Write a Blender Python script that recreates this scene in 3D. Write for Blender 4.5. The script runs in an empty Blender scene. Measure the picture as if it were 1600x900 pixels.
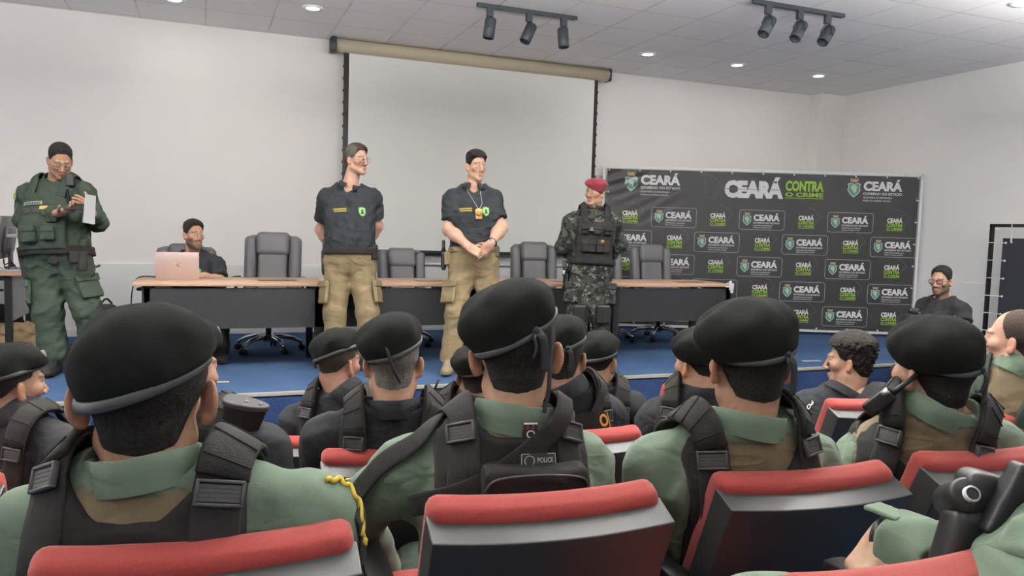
import bpy, math, random
import numpy as np
from mathutils import Vector, Matrix
C = bpy.context.scene
COL = C.collection
PI = math.pi
# ------------------------------------------------------------------ camera, world, exposure
CZ, ST = 1.68, 0.52            # camera height, stage top height above the hall floor
FPX = 1218.06
_th, _ro, _ya = 0.0734533, 0.0296778, 0.375379
def _cam():
    cy, sy = math.cos(_ya), math.sin(_ya)
    fw = np.array([sy*math.cos(_th), cy*math.cos(_th), -math.sin(_th)])
    rt = np.array([cy, -sy, 0.0]); up = np.cross(rt, fw)
    r2 = math.cos(_ro)*rt + math.sin(_ro)*up
    u2 = -math.sin(_ro)*rt + math.cos(_ro)*up
    return r2, u2, fw
CR, CU, CF = _cam()
CAMP = np.array([0.0, 0.0, CZ])
cam_d = bpy.data.cameras.new('camera'); cam = bpy.data.objects.new('camera', cam_d); COL.objects.link(cam)
cam_d.sensor_width = 36; cam_d.lens = 36*FPX/1600; cam_d.clip_start = 0.05
cam.matrix_world = Matrix(((CR[0], CU[0], -CF[0], 0), (CR[1], CU[1], -CF[1], 0), (CR[2], CU[2], -CF[2], CZ), (0, 0, 0, 1)))
C.camera = cam
wd = bpy.data.worlds.new('world'); C.world = wd; wd.use_nodes = True
wd.node_tree.nodes['Background'].inputs[0].default_value = (0.9, 0.95, 1, 1)
wd.node_tree.nodes['Background'].inputs[1].default_value = 0.0
C.view_settings.view_transform = 'Standard'; C.view_settings.look = 'None'
C.view_settings.gamma = 1.0; C.view_settings.use_curve_mapping = False
C.view_settings.exposure = 0.08
LAMP_W = 5.5                   # watts of one recessed downlight
FILL_UP, FILL_DN = 330.0, 2.0  # watts of one added, unseen fill luminaire, upwards and downwards
C.cycles.max_bounces = 12; C.cycles.diffuse_bounces = 9

# ------------------------------------------------------------------ helpers
def P(x, y, d):                # photo pixel at camera depth d -> world point
    return CAMP + d*(CF + CR*((x-800)/FPX) - CU*((y-450)/FPX))
def PY(x, y, Y):               # photo pixel on the vertical plane world-Y
    r = P(x, y, 1.0) - CAMP
    return CAMP + r*(Y/r[1])
def PZ(x, y, z):               # photo pixel on the horizontal plane world-z
    r = P(x, y, 1.0) - CAMP
    return CAMP + r*((z-CZ)/r[2])
def s2l(c): return tuple((v/12.92 if v <= .04045 else ((v+.055)/1.055)**2.4) for v in c)
def rgb(r, g, b): return s2l((r/255, g/255, b/255))

def mat(name, col, rough=.8, metal=0., var=0., vscale=6., bump=0., bscale=60., attr=None, spec=.3, emis=0., coat=0., bdist=.002, sheen=0., detail=4., fold=0.):
    m = bpy.data.materials.new(name); m.use_nodes = True
    nt = m.node_tree; N = nt.nodes; L = nt.links; b = N['Principled BSDF']
    b.inputs['Roughness'].default_value = rough; b.inputs['Metallic'].default_value = metal
    b.inputs['Specular IOR Level'].default_value = spec
    if coat: b.inputs['Coat Weight'].default_value = coat
    if sheen: b.inputs['Sheen Weight'].default_value = sheen; b.inputs['Sheen Roughness'].default_value = .5
    tc = N.new('ShaderNodeTexCoord')
    src = None
    if attr:
        a = N.new('ShaderNodeAttribute'); a.attribute_name = attr; src = a.outputs['Color']
    if var:
        n = N.new('ShaderNodeTexNoise'); n.inputs['Scale'].default_value = vscale; n.inputs['Detail'].default_value = detail
        L.new(tc.outputs['Object'], n.inputs['Vector'])
        r = N.new('ShaderNodeMapRange'); r.inputs[1].default_value = .25; r.inputs[2].default_value = .75
        r.inputs[3].default_value = 1-var; r.inputs[4].default_value = 1+var
        L.new(n.outputs['Fac'], r.inputs[0])
        mx = N.new('ShaderNodeVectorMath'); mx.operation = 'SCALE'
        if src: L.new(src, mx.inputs[0])
        else: mx.inputs[0].default_value = col[:3]
        L.new(r.outputs[0], mx.inputs['Scale']); src = mx.outputs[0]
    if src: L.new(src, b.inputs['Base Color'])
    else: b.inputs['Base Color'].default_value = (*col[:3], 1)
    if bump:
        n2 = N.new('ShaderNodeTexNoise'); n2.inputs['Scale'].default_value = bscale; n2.inputs['Detail'].default_value = 3
        L.new(tc.outputs['Object'], n2.inputs['Vector'])
        bp = N.new('ShaderNodeBump'); bp.inputs['Strength'].default_value = bump; bp.inputs['Distance'].default_value = bdist
        L.new(n2.outputs['Fac'], bp.inputs['Height']); L.new(bp.outputs[0], b.inputs['Normal'])
        if fold:                   # soft cloth folds
            mp = N.new('ShaderNodeMapping'); mp.inputs['Rotation'].default_value = (.4, .5, .2); mp.inputs['Scale'].default_value = (1, 1, 1.9); L.new(tc.outputs['Object'], mp.inputs[0])
            n3 = N.new('ShaderNodeTexNoise'); n3.inputs['Scale'].default_value = 5.5; n3.inputs['Detail'].default_value = 1.5; n3.inputs['Distortion'].default_value = .7; L.new(mp.outputs[0], n3.inputs['Vector'])
            ab = N.new('ShaderNodeMath'); ab.operation = 'PINGPONG'; ab.inputs[1].default_value = .12; L.new(n3.outputs['Fac'], ab.inputs[0])
            bq = N.new('ShaderNodeBump'); bq.inputs['Strength'].default_value = fold*.5; bq.inputs['Distance'].default_value = .07; L.new(ab.outputs[0], bq.inputs['Height']); L.new(bq.outputs[0], bp.inputs['Normal'])
    if emis:
        b.inputs['Emission Color'].default_value = (*col[:3], 1); b.inputs['Emission Strength'].default_value = emis
    return m

def mesh_obj(name, me, m=None, parent=None, smooth=True, loc=None):
    o = bpy.data.objects.new(name, me); COL.objects.link(o)
    if m is not None:
        for x in (m if isinstance(m, (list, tuple)) else [m]): me.materials.append(x)
    if parent is not None: o.parent = parent
    if loc is not None: o.location = loc
    return o
def tag(o, label, cat, group=None, kind=None):
    o['label'] = label; o['category'] = cat
    if group: o['group'] = group
    if kind: o['kind'] = kind
    return o
def struct(o): o['kind'] = 'structure'; return o
def empty(name, loc=(0, 0, 0), rz=0., label=None, cat=None, group=None):
    o = bpy.data.objects.new(name, None); COL.objects.link(o); o.location = loc; o.rotation_euler = (0, 0, rz)
    o.empty_display_size = .1
    if label: tag(o, label, cat, group)
    return o
KIDS = {}
def copy_tree(o, parent=None):
    c = o.copy(); COL.objects.link(c)
    if parent is not None: c.parent = parent
    for ch in [q for q in COL.objects if q.parent == o and q != c]: copy_tree(ch, c)
    return c

class MB:
    """collects simple shapes into ONE mesh object"""
    def __init__(s): s.v = []; s.f = []; s.mi = []; s.sm = []
    def add(s, verts, faces, mi=0, M=None, smooth=False):
        o = len(s.v)
        for p in verts:
            p = Vector(p)
            s.v.append(tuple(M @ p) if M is not None else tuple(p))
        for f in faces: s.f.append(tuple(i+o for i in f)); s.mi.append(mi); s.sm.append(smooth)
    def box(s, lo, hi, mi=0, M=None, r=0.):
        x0, y0, z0 = lo; x1, y1, z1 = hi
        if r <= 0:
            v = [(x0,y0,z0),(x1,y0,z0),(x1,y1,z0),(x0,y1,z0),(x0,y0,z1),(x1,y0,z1),(x1,y1,z1),(x0,y1,z1)]
            s.add(v, [(0,3,2,1),(4,5,6,7),(0,1,5,4),(1,2,6,5),(2,3,7,6),(3,0,4,7)], mi, M); return
        r = min(r, (x1-x0)/2.01, (y1-y0)/2.01, (z1-z0)/2.01)
        # chamfer-rounded box: subdivided cube mapped to rounded box
        n = 4; g = [(-1+2*i/n) for i in range(n+1)]
        c = np.array([(x0+x1)/2,(y0+y1)/2,(z0+z1)/2]); h = np.array([(x1-x0)/2,(y1-y0)/2,(z1-z0)/2])
        vi = {}; vs = []; fs = []
        def vid(a, b, k, sg):
            q = [0,0,0]; q[k] = sg; q[(k+1)%3] = a; q[(k+2)%3] = b
            key = tuple(round(t, 3) for t in q)
            if key not in vi:
                q = np.array(q, float)
                e = np.where(np.abs(q) >= .999, np.sign(q)*h, np.where(np.abs(q) >= .499, np.sign(q)*(h-r*.29), q*0))
                # inner core point + rounded offset
                core = np.clip(e, -(h-r), h-r); d = e-core; nn = np.linalg.norm(d)
                if nn > 1e-9:
                    dd = d/nn*r
                    e = core+dd
                vi[key] = len(vs); vs.append(c+e)
            return vi[key]
        for k in range(3):
            for sg in (-1, 1):
                for i in range(n):
                    for j in range(n):
                        q = [vid(g[i],g[j],k,sg), vid(g[i+1],g[j],k,sg), vid(g[i+1],g[j+1],k,sg), vid(g[i],g[j+1],k,sg)]
                        fs.append(q if sg > 0 else q[::-1])
        s.add(vs, fs, mi, M, True)
    def tube(s, pts, r, seg=8, mi=0, M=None, closed=False, flat=None, cap=True):
        """sweep a circle (or ellipse: flat=(rw, rt, upvec)) along pts; r scalar or list"""
        pts = [np.array(p, float) for p in pts]; n = len(pts)
        rr = r if isinstance(r, (list, tuple, np.ndarray)) else [r]*n
        T = []
        for i in range(n):
            a = pts[(i-1) % n] if (closed or i > 0) else pts[i]
            b = pts[(i+1) % n] if (closed or i < n-1) else pts[i]
            t = b-a; T.append(t/(np.linalg.norm(t)+1e-12))
        up = np.array([0, 0, 1.0]) if abs(T[0][2]) < .9 else np.array([1.0, 0, 0])
        vs = []; U = up
        for i in range(n):
            if flat is not None:
                U = np.array(flat[2][i] if isinstance(flat[2], list) else flat[2], float)
            x = U-T[i]*np.dot(U, T[i]); x /= (np.linalg.norm(x)+1e-12); U = x if flat is None else U
            y = np.cross(T[i], x)
            for k in range(seg):
                a = 2*PI*k/seg
                if flat is not None:
                    ca, sa = math.cos(a), math.sin(a)
                    ca = math.copysign(abs(ca)**.5, ca); sa = math.copysign(abs(sa)**.5, sa)
                    vs.append(pts[i]+y*flat[0]*ca*(rr[i] if r is not None else 1)+x*flat[1]*sa)
                else:
                    vs.append(pts[i]+rr[i]*(x*math.cos(a)+y*math.sin(a)))
        fs = []
        for i in range(n if closed else n-1):
            for k in range(seg):
                a = i*seg+k; b = i*seg+(k+1) % seg; j = ((i+1) % n)*seg
                fs.append((a, b, j+(k+1) % seg, j+k))
        if cap and not closed:
            fs.append(tuple(range(seg))[::-1]); fs.append(tuple((n-1)*seg+k for k in range(seg)))
        s.add(vs, fs, mi, M, True)
    def cyl(s, a, b, r0, r1=None, seg=16, mi=0, M=None):
        s.tube([a, b], [r0, r1 if r1 is not None else r0], seg, mi, M)
    def lathe(s, prof, seg=20, mi=0, M=None, cap=True):
        vs = []; fs = []
        for (r, z) in prof:
            for k in range(seg): vs.append((r*math.cos(2*PI*k/seg), r*math.sin(2*PI*k/seg), z))
        for i in range(len(prof)-1):
            for k in range(seg):
                fs.append((i*seg+k, i*seg+(k+1) % seg, (i+1)*seg+(k+1) % seg, (i+1)*seg+k))
        if cap and prof[0][0] > 1e-4: fs.append(tuple(range(seg))[::-1])
        if cap and prof[-1][0] > 1e-4: fs.append(tuple((len(prof)-1)*seg+k for k in range(seg)))
        s.add(vs, fs, mi, M, True)
    def ball(s, c, r, seg=14, mi=0, M=None):
        r = np.array(r if isinstance(r, (list, tuple, np.ndarray)) else (r,)*3, float); c = np.array(c, float)
        vs = [c+r*(0, 0, -1)]; fs = []; n = seg//2
        for i in range(1, n):
            t = PI*i/n
            for k in range(seg):
                a = 2*PI*k/seg; vs.append(c+r*np.array([math.sin(t)*math.cos(a), math.sin(t)*math.sin(a), -math.cos(t)]))
        vs.append(c+r*(0, 0, 1)); e = len(vs)-1
        for k in range(seg):
            k2 = (k+1) % seg
            fs.append((0, 1+k2, 1+k)); fs.append((e, 1+(n-2)*seg+k, 1+(n-2)*seg+k2))
            for i in range(n-2): fs.append((1+i*seg+k, 1+i*seg+k2, 1+(i+1)*seg+k2, 1+(i+1)*seg+k))
        s.add(vs, fs, mi, M, True)
    def prism(s, poly, z0, z1, mi=0, M=None):
        n = len(poly)
        v = [(x, y, z0) for x, y in poly]+[(x, y, z1) for x, y in poly]
        f = [tuple(range(n))[::-1], tuple(range(n, 2*n))]+[(i, (i+1) % n, n+(i+1) % n, n+i) for i in range(n)]
        s.add(v, f, mi, M)
    def grid(s, fn, nu, nv, mi=0, M=None, closed_u=False):
        vs = [fn(i/nu, j/nv) for j in range(nv+1) for i in range(nu+1)]
        fs = [(j*(nu+1)+i, j*(nu+1)+i+1, (j+1)*(nu+1)+i+1, (j+1)*(nu+1)+i) for j in range(nv) for i in range(nu)]
        s.add(vs, fs, mi, M, True)
    def build(s, name, m, parent=None, loc=None):
        me = bpy.data.meshes.new(name); me.from_pydata(s.v, [], s.f)
        me.polygons.foreach_set('material_index', s.mi); me.polygons.foreach_set('use_smooth', s.sm)
        me.update()
        return mesh_obj(name, me, m, parent, loc=loc)

def frameM(o, x=None, y=None, z=None):
    """matrix with origin o; give two axes (z primary, then y or x)"""
    o = Vector(o)
    if z is not None:
        z = Vector(z).normalized()
        if y is not None: x = Vector(y).cross(z).normalized(); y = z.cross(x)
        else: y = z.cross(Vector(x)).normalized(); x = y.cross(z)
    else:
        y = Vector(y).normalized(); x = Vector(x); x = (x-y*x.dot(y)).normalized(); z = x.cross(y)
    return Matrix(((x[0], y[0], z[0], o[0]), (x[1], y[1], z[1], o[1]), (x[2], y[2], z[2], o[2]), (0, 0, 0, 1)))

FONT_CACHE = {}
def text_mesh(txt, bold=0., sp=1.0):
    key = (txt, bold, sp)
    if key in FONT_CACHE: return FONT_CACHE[key]
    cu = bpy.data.curves.new('lettering', 'FONT'); cu.body = txt; cu.size = 1; cu.offset = bold; cu.space_character = sp
    cu.resolution_u = 3
    o = bpy.data.objects.new('lettering', cu); COL.objects.link(o)
    bpy.context.view_layer.update()
    dg = bpy.context.evaluated_depsgraph_get()
    me = bpy.data.meshes.new_from_object(o.evaluated_get(dg))
    v = np.array([p.co[:2] for p in me.vertices]); f = [tuple(p.vertices) for p in me.polygons]
    bpy.data.objects.remove(o); bpy.data.curves.remove(cu); bpy.data.meshes.remove(me)
    lo, hi = v.min(0), v.max(0); v = (v-lo)/(hi-lo)
    FONT_CACHE[key] = (v, f); return v, f
def put_text(mb, txt, x0, y0, w, h, bold=0., mi=0, fn=None, sp=1.0):
    """text filling the rectangle x0,y0,w,h of a surface; fn maps (x, y) to 3-D"""
    v, f = text_mesh(txt, bold, sp)
    mb.add([fn(x0+a*w, y0+b*h) for a, b in v], f, mi)
def put_poly(mb, poly, mi, fn):
    mb.add([fn(x, y) for x, y in poly], [tuple(range(len(poly)))], mi)
def put_line(mb, pts, w, mi, fn, closed=True):
    n = len(pts)
    for i in range(n if closed else n-1):
        a = np.array(pts[i], float); b = np.array(pts[(i+1) % n], float); d = b-a; l = np.linalg.norm(d)
        if l < 1e-6: continue
        d /= l; q = np.array([-d[1], d[0]])*w/2; e = d*w*.3
        put_poly(mb, [a-q-e, b-q+e, b+q+e, a+q-e], mi, fn)
# ------------------------------------------------------------------ the room
XL, XR, YB, YF, ZC = -4.4, 8.11, 8.612, -3.6, 1.68+2.2*0.8923
YS = 5.51                      # front edge of the stage
def wall_mat(name, c): return mat(name, c, rough=.62, var=.02, vscale=1.3, bump=.15, bscale=25, bdist=.002, spec=.25)
M_wall = wall_mat('painted_wall', (.84, .825, .80)); M_wain = wall_mat('painted_wainscot', (.82, .815, .80))
M_white = mat('white_trim', (.8, .8, .79), rough=.5)
def ceiling_mat():
    m = mat('ceiling_tiles', (.6, .6, .6), rough=.9); nt = m.node_tree; N = nt.nodes; L = nt.links; b = N['Principled BSDF']
    tc = N.new('ShaderNodeTexCoord'); sx = N.new('ShaderNodeSeparateXYZ'); L.new(tc.outputs['Object'], sx.inputs[0])
    outs = []
    for ax, off in ((0, -0.0), (1, 8.54)):
        a = N.new('ShaderNodeMath'); a.operation = 'SUBTRACT'; a.inputs[1].default_value = off; L.new(sx.outputs[ax], a.inputs[0])
        d = N.new('ShaderNodeMath'); d.operation = 'DIVIDE'; d.inputs[1].default_value = .597; L.new(a.outputs[0], d.inputs[0])
        f = N.new('ShaderNodeMath'); f.operation = 'FRACT'; L.new(d.outputs[0], f.inputs[0])
        g = N.new('ShaderNodeMath'); g.operation = 'SUBTRACT'; g.inputs[1].default_value = .5; L.new(f.outputs[0], g.inputs[0])
        h = N.new('ShaderNodeMath'); h.operation = 'ABSOLUTE'; L.new(g.outputs[0], h.inputs[0])
        outs.append(h)
    mxm = N.new('ShaderNodeMath'); mxm.operation = 'MAXIMUM'; L.new(outs[0].outputs[0], mxm.inputs[0]); L.new(outs[1].outputs[0], mxm.inputs[1])
    r = N.new('ShaderNodeMapRange'); r.inputs[1].default_value = .4865; r.inputs[2].default_value = .4925; L.new(mxm.outputs[0], r.inputs[0])
    n = N.new('ShaderNodeTexNoise'); n.inputs['Scale'].default_value = 2.2; n.inputs['Detail'].default_value = 3; L.new(tc.outputs['Object'], n.inputs['Vector'])
    r2 = N.new('ShaderNodeMapRange'); r2.inputs[1].default_value = .4; r2.inputs[2].default_value = .65; r2.inputs[3].default_value = .35; r2.inputs[4].default_value = 1; L.new(n.outputs['Fac'], r2.inputs[0])
    mu = N.new('ShaderNodeMath'); mu.operation = 'MULTIPLY'; L.new(r.outputs[0], mu.inputs[0]); L.new(r2.outputs[0], mu.inputs[1])
    mx = N.new('ShaderNodeMix'); mx.data_type = 'RGBA'; mx.inputs['A'].default_value = (.87, .86, .85, 1); mx.inputs['B'].default_value = (.55, .54, .53, 1)
    L.new(mu.outputs[0], mx.inputs['Factor']); L.new(mx.outputs['Result'], b.inputs['Base Color'])
    bp = N.new('ShaderNodeBump'); bp.inputs['Strength'].default_value = .5; bp.inputs['Distance'].default_value = .006; bp.invert = True
    L.new(r.outputs[0], bp.inputs['Height']); L.new(bp.outputs[0], b.inputs['Normal'])
    return m
M_ceil = ceiling_mat()
def carpet_mat(name, c1, c2):
    m = mat(name, c1, rough=1., bump=.8, bscale=180, bdist=.006, spec=.05); nt = m.node_tree; N = nt.nodes; L = nt.links; b = N['Principled BSDF']
    tc = N.new('ShaderNodeTexCoord'); out = None
    for sc, w in ((150, .5), (2.2, .5)):
        n = N.new('ShaderNodeTexNoise'); n.inputs['Scale'].default_value = sc; n.inputs['Detail'].default_value = 5; L.new(tc.outputs['Object'], n.inputs['Vector'])
        k = N.new('ShaderNodeMath'); k.operation = 'MULTIPLY'; k.inputs[1].default_value = w; L.new(n.outputs['Fac'], k.inputs[0])
        if out is None: out = k
        else:
            a = N.new('ShaderNodeMath'); a.operation = 'ADD'; L.new(out.outputs[0], a.inputs[0]); L.new(k.outputs[0], a.inputs[1]); out = a
    r = N.new('ShaderNodeMapRange'); r.inputs[1].default_value = .38; r.inputs[2].default_value = .62; L.new(out.outputs[0], r.inputs[0])
    mx = N.new('ShaderNodeMix'); mx.data_type = 'RGBA'; mx.inputs['A'].default_value = (*c1, 1); mx.inputs['B'].default_value = (*c2, 1)
    L.new(r.outputs[0], mx.inputs['Factor']); L.new(mx.outputs['Result'], b.inputs['Base Color'])
    return m
M_carpet = carpet_mat('blue_stage_carpet', (.032, .062, .132), (.054, .095, .18))
M_carpet2 = carpet_mat('dark_blue_hall_carpet', (.012, .024, .070), (.032, .056, .135))

def slab(name, lo, hi, m):
    b = MB(); b.box(lo, hi); return struct(b.build(name, m))
slab('floor', (XL, YF, -.1), (XR, YB, 0), M_carpet2)
b = MB(); b.prism([(XL, YS), (7.45, YS), (7.45, 6.2), (XR, 6.2), (XR, YB), (XL, YB)], 0, ST); struct(b.build('floor_stage', M_carpet))
b = MB(); b.box((XL, YS-.02, 0), (XR, YS, ST-.03)); struct(b.build('floor_stage_riser', M_carpet2))
slab('trim_1', (XL, YS-.022, ST-.016), (7.45, YS+.022, ST+.004), mat('stage_edge_strip', (.36, .34, .29), rough=.5))
slab('ceiling', (XL, YF, ZC), (XR, YB, ZC+.1), M_ceil)
slab('wall_back', (XL, YB, 0), (XR, YB+.1, ZC), M_wall)
slab('wall_right', (XR, YF, 0), (XR+.1, YB, ZC), M_wall)
slab('wall_left', (XL-.1, YF, 0), (XL, YB, ZC), M_wall)
slab('wall_rear', (XL, YF-.1, 0), (XR, YF, ZC), M_wall)
slab('wall_column', (7.70, YB-.2, ST), (XR, YB, ZC), M_wall)
ZR = 1.68-.491*.8923           # top of the wainscot
slab('trim_2', (XL, YB-.016, ST), (7.70, YB, ZR), M_wain)
slab('trim_3', (XR-.016, YF, 0), (XR, YB-.2, ZR), M_wain)
slab('baseboard_back', (XL, YB-.03, ST), (7.70, YB-.016, ST+.07), M_white)
slab('baseboard_right', (XR-.03, YS, ST), (XR-.016, YB-.2, ST+.07), M_white)
# seating tiers under the rear rows
slab('floor_tier_middle', (XL, YF, 0), (XR, 2.62, .17), M_carpet2)
slab('floor_tier_rear', (XL, YF, .17), (XR, 1.70, .36), M_carpet2)
slab('floor_tier_camera', (XL, YF, .36), (XR, .9, .52), M_carpet2)

# ------------------------------------------------------------------ ceiling lamps
M_glow = mat('lamp_diffuser', (1, .97, .92), emis=14.); M_ring = mat('lamp_ring', (.85, .85, .84), rough=.4)
def downlight(x, y, label, group, w=LAMP_W):
    e = empty('ceiling_downlight', (x, y, ZC), 0, label, 'ceiling light', group)
    b = MB(); b.lathe([(.062, -.012), (.088, -.012), (.094, -.004), (.094, 0), (.062, 0)], 28, cap=False); b.build('trim_ring', M_ring, e)
    b = MB(); b.lathe([(.0, -.007), (.062, -.007)], 28); b.add([(0, 0, 0)], []); b.build('diffuser', M_glow, e)
    ld = bpy.data.lights.new('downlight_lamp', 'AREA'); ld.shape = 'DISK'; ld.size = .13; ld.energy = w; ld.color = (1, .965, .915)
    lo = bpy.data.objects.new('downlight_lamp', ld); COL.objects.link(lo); lo.parent = e; lo.location = (0, 0, -.015)
    return e
DLY = 7.53
dl = [(-.264, 7.72, 'round recessed ceiling light cut by the top of the frame, left of the screen'), (.903, 7.42, 'lit round ceiling light just left of the projection screen case'),
      (4.476, 7.538, 'lit round ceiling light at the right end of the projection screen'), (5.64, 7.515, 'lit round ceiling light, middle of the three by the far corner'),
      (6.839, 7.537, 'lit round ceiling light closest to the corner column'), (6.167, 4.546, 'lit round ceiling light high by the right wall, at the frame edge')]
for x, y, l in dl: downlight(x, y, l, 'recessed downlights')
for y in (4.55, 1.55, -1.45):  # extra downlights out of view, added to light the hall
    for x in (-2.6, -.3, 2.0, 4.1, 6.3):
        if y > 4 and x > 6: continue
        downlight(x, y, 'added recessed ceiling light above the audience, out of view', 'added downlights over the hall, out of view', LAMP_W*(1. if y > 4 else .45))
downlight(-2.6, 7.6, 'added recessed ceiling light above the computer desk, out of view', 'added downlights over the hall, out of view')

def fill_pendant(x, y, k=1.):  # invented hanging lamp, out of view, added to brighten ceiling and walls
    e = empty('fill_luminaire', (x, y, ZC-.62), 0, 'added fill luminaire hung unseen over the audience, lit above and below', 'ceiling light', 'added fill luminaires over the hall')
    b = MB(); b.box((-1.2, -.05, -.03), (1.2, .05, .03), r=.01); b.build('housing', M_white, e)
    for sx in (-1.0, 1.0): b = MB(); b.cyl((sx, 0, .03), (sx, 0, .62), .003, seg=6); b.build('suspension_wire', M_white, e)
    b = MB(); b.box((-1.18, -.04, -.0315), (1.18, .04, -.0295)); b.build('diffuser', M_glow, e)
    for w, z, rx in ((FILL_UP, .04, PI), (FILL_DN, -.04, 0)):
        ld = bpy.data.lights.new('fill_lamp', 'AREA'); ld.shape = 'RECTANGLE'; ld.size = 2.3; ld.size_y = .09; ld.energy = w*k; ld.color = (1, .975, .93)
        lo = bpy.data.objects.new('fill_lamp', ld); COL.objects.link(lo); lo.parent = e; lo.location = (0, 0, z); lo.rotation_euler = (rx, 0, 0)
for x, y in ((-2.6, 3.6), (.9, 3.6), (6.75, 3.5), (3.25, 2.8), (-2.6, .6), (1.0, .6), (4.6, .6), (-2.6, -2.2), (1.0, -2.2), (4.6, -2.2)): fill_pendant(x, y, (.3 if x > 5 else 1.) if y > 2 else .08)

M_dark = mat('dark_grey_metal', (.055, .065, .075), rough=.45, metal=.3)
M_black = mat('black_plastic', (.012, .012, .013), rough=.42)
def track(x0, x1, y, label, spots, nm):
    e = empty('ceiling_track', (x0, y, ZC), 0, label, 'track light', 'ceiling light tracks')
    b = MB(); b.box((0, -.018, -.034), (x1-x0, .018, 0)); b.box((x1-x0, -.014, -.03), (x1-x0+.02, .014, 0)); b.build('rail', M_dark, e)
    for i, (sx, az, tilt, lab) in enumerate(spots):
        s = empty('track_spotlight', (sx, y, ZC-.034), 0, lab, 'spotlight', 'unlit spotlights hanging from the ceiling tracks')
        b = MB(); b.box((-.028, -.018, -.07), (.028, .018, .0)); b.build('adapter', M_dark, s)
        d = np.array([math.sin(tilt)*math.cos(az), math.sin(tilt)*math.sin(az), -math.cos(tilt)])
        c = np.array([0, 0, -.165])
        M = frameM(c, z=-d, x=(math.sin(az), -math.cos(az), 0))
        b = MB(); b.lathe([(.02, .085), (.045, .08), (.05, .07), (.05, -.09), (.046, -.095), (.044, -.08), (0, -.075)], 20, M=M); b.build('lamp_can', M_dark, s)
        b = MB()
        sd = np.array([math.sin(az), -math.cos(az), 0])*.056
        for q in (-1, 1):
            b.tube([(0, 0, -.06), q*sd*.55+(0, 0, -.085), q*sd+(0, 0, -.12), q*sd+c], .006, 6)
            b.ball(q*sd+c, .012)
        b.build('yoke', M_dark, s)
track(2.19, 3.13, 6.58, 'dark ceiling track with three spotlights near the screen top', [
    (2.31, 2.6, .12, 'unlit dark spotlight at the left end of the track by the screen'), (2.68, 3.3, .45, 'unlit dark spotlight tilted in the middle of the track by the screen'), (3.02, -1.2, .12, 'unlit dark spotlight hanging straight at the right end of the track by the screen')], 'a')
track(4.2, 5.15, 5.43, 'dark ceiling track with three tilted spotlights, nearer the right wall', [
    (4.36, 3.4, .62, 'unlit tilted spotlight, leftmost on the track nearer the right wall'), (4.69, 3.4, .62, 'unlit tilted spotlight in the middle of the track nearer the right wall'), (4.99, 3.4, .68, 'unlit tilted spotlight with a wire loop, rightmost on its track')], 'b')

# ------------------------------------------------------------------ projection screen, whiteboard
YSc = YB-.14
e = empty('projection_screen', (1.24, YSc, ZC), 0, 'large white projection screen pulled down from a cream ceiling case', 'projection screen')
M_cream = mat('cream_metal_case', (.55, .49, .36), rough=.45); M_screen = mat('screen_fabric', (.76, .77, .74), rough=.55, spec=.3)
b = MB(); b.tube([(.03, 0, -.075), (3.25, 0, -.075)], .07, 16); b.build('case', M_cream, e)
b = MB(); b.box((-.03, -.085, -.155), (.03, .085, -.002), r=.012); b.box((3.25, -.072, -.147), (3.275, .072, -.004), r=.01); b.build('end_cap', M_dark, e)
b = MB(); b.box((.17, -.002, 1.43-ZC), (3.08, .002, -.14)); b.build('screen_sheet', M_screen, e)
b = MB(); b.box((.17, -.006, 1.40-ZC), (3.08, .004, 1.43-ZC)); b.build('bottom_bar', M_black, e)
for k, (xa, xb) in enumerate(((.115, .17), (3.08, 3.125))):
    b = MB(); b.box((xa, -.003, 1.40-ZC), (xb, .003, -.13))
    xo = xa if k == 0 else xb
    for i in range(16): b.box((xo-.008, -.004, -.3-i*.125), (xo+.008, .004, -.27-i*.125))
    b.build('black_border', M_black, e)
e = empty('whiteboard', (1.5, YB-.04, 1.28), 0, 'grey glossy board on the wall behind the bottom of the screen', 'whiteboard')
b = MB(); b.box((0, 0, 0), (2.95, .02, 1.1)); b.build('board', mat('grey_glass_board', (.42, .44, .43), rough=.18, spec=.5), e)
b = MB(); b.box((0, -.02, -.012), (2.95, .022, .008)); b.build('tray', M_white, e)

# ------------------------------------------------------------------ printed backdrop
A = np.array([4.497, 8.502]); B_ = np.array([8.057, 7.016]); BW = float(np.linalg.norm(B_-A)); BH = 2.506-ST
byaw = math.atan2(B_[1]-A[1], B_[0]-A[0])
e = empty('printed_backdrop', (A[0], A[1], ST), byaw, 'black printed banner wall with rows of white and green logos', 'banner')
def cloth(u, v):               # local x along, z up; small tension creases near the top left corner and along the eyelets
    w = .010*math.exp(-((u-.25)**2/.06+(v-1.83)**2/.03))*math.sin((u*.35-v+.3)*46)
    w += .004*math.exp(-((u-.7)**2/.1+(v-1.45)**2/.05))*math.sin((u*.6-v)*38)
    w += .0035*math.sin(u*5.1)*math.sin(v*2.2)+.003*math.sin(u*20)*math.exp(-(BH-v)/.12)
    return -w
b = MB(); b.grid(lambda s, t: (.05+s*(BW-.1), cloth(.05+s*(BW-.1), .06+t*(BH-.1))-.004, .06+t*(BH-.1)), 150, 80)
b.build('banner_cloth', mat('black_vinyl_print', (.035, .035, .037), rough=.42, spec=.45, bump=.2, bscale=9, bdist=.01), e)
b = MB()
for x in (0.0, BW-.03): b.box((x, .0, 0), (x+.03, .03, BH))
for z in (.03, BH-.03, ): b.box((0, .0, z), (BW, .03, z+.03))
b.box((BW*.5-.015, .005, 0), (BW*.5+.015, .03, BH))
b.box((0, -.25, 0), (.03, .3, .03)); b.box((BW-.03, -.25, 0), (BW, .3, .03)); b.build('frame', M_white, e)
b = MB()
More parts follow.
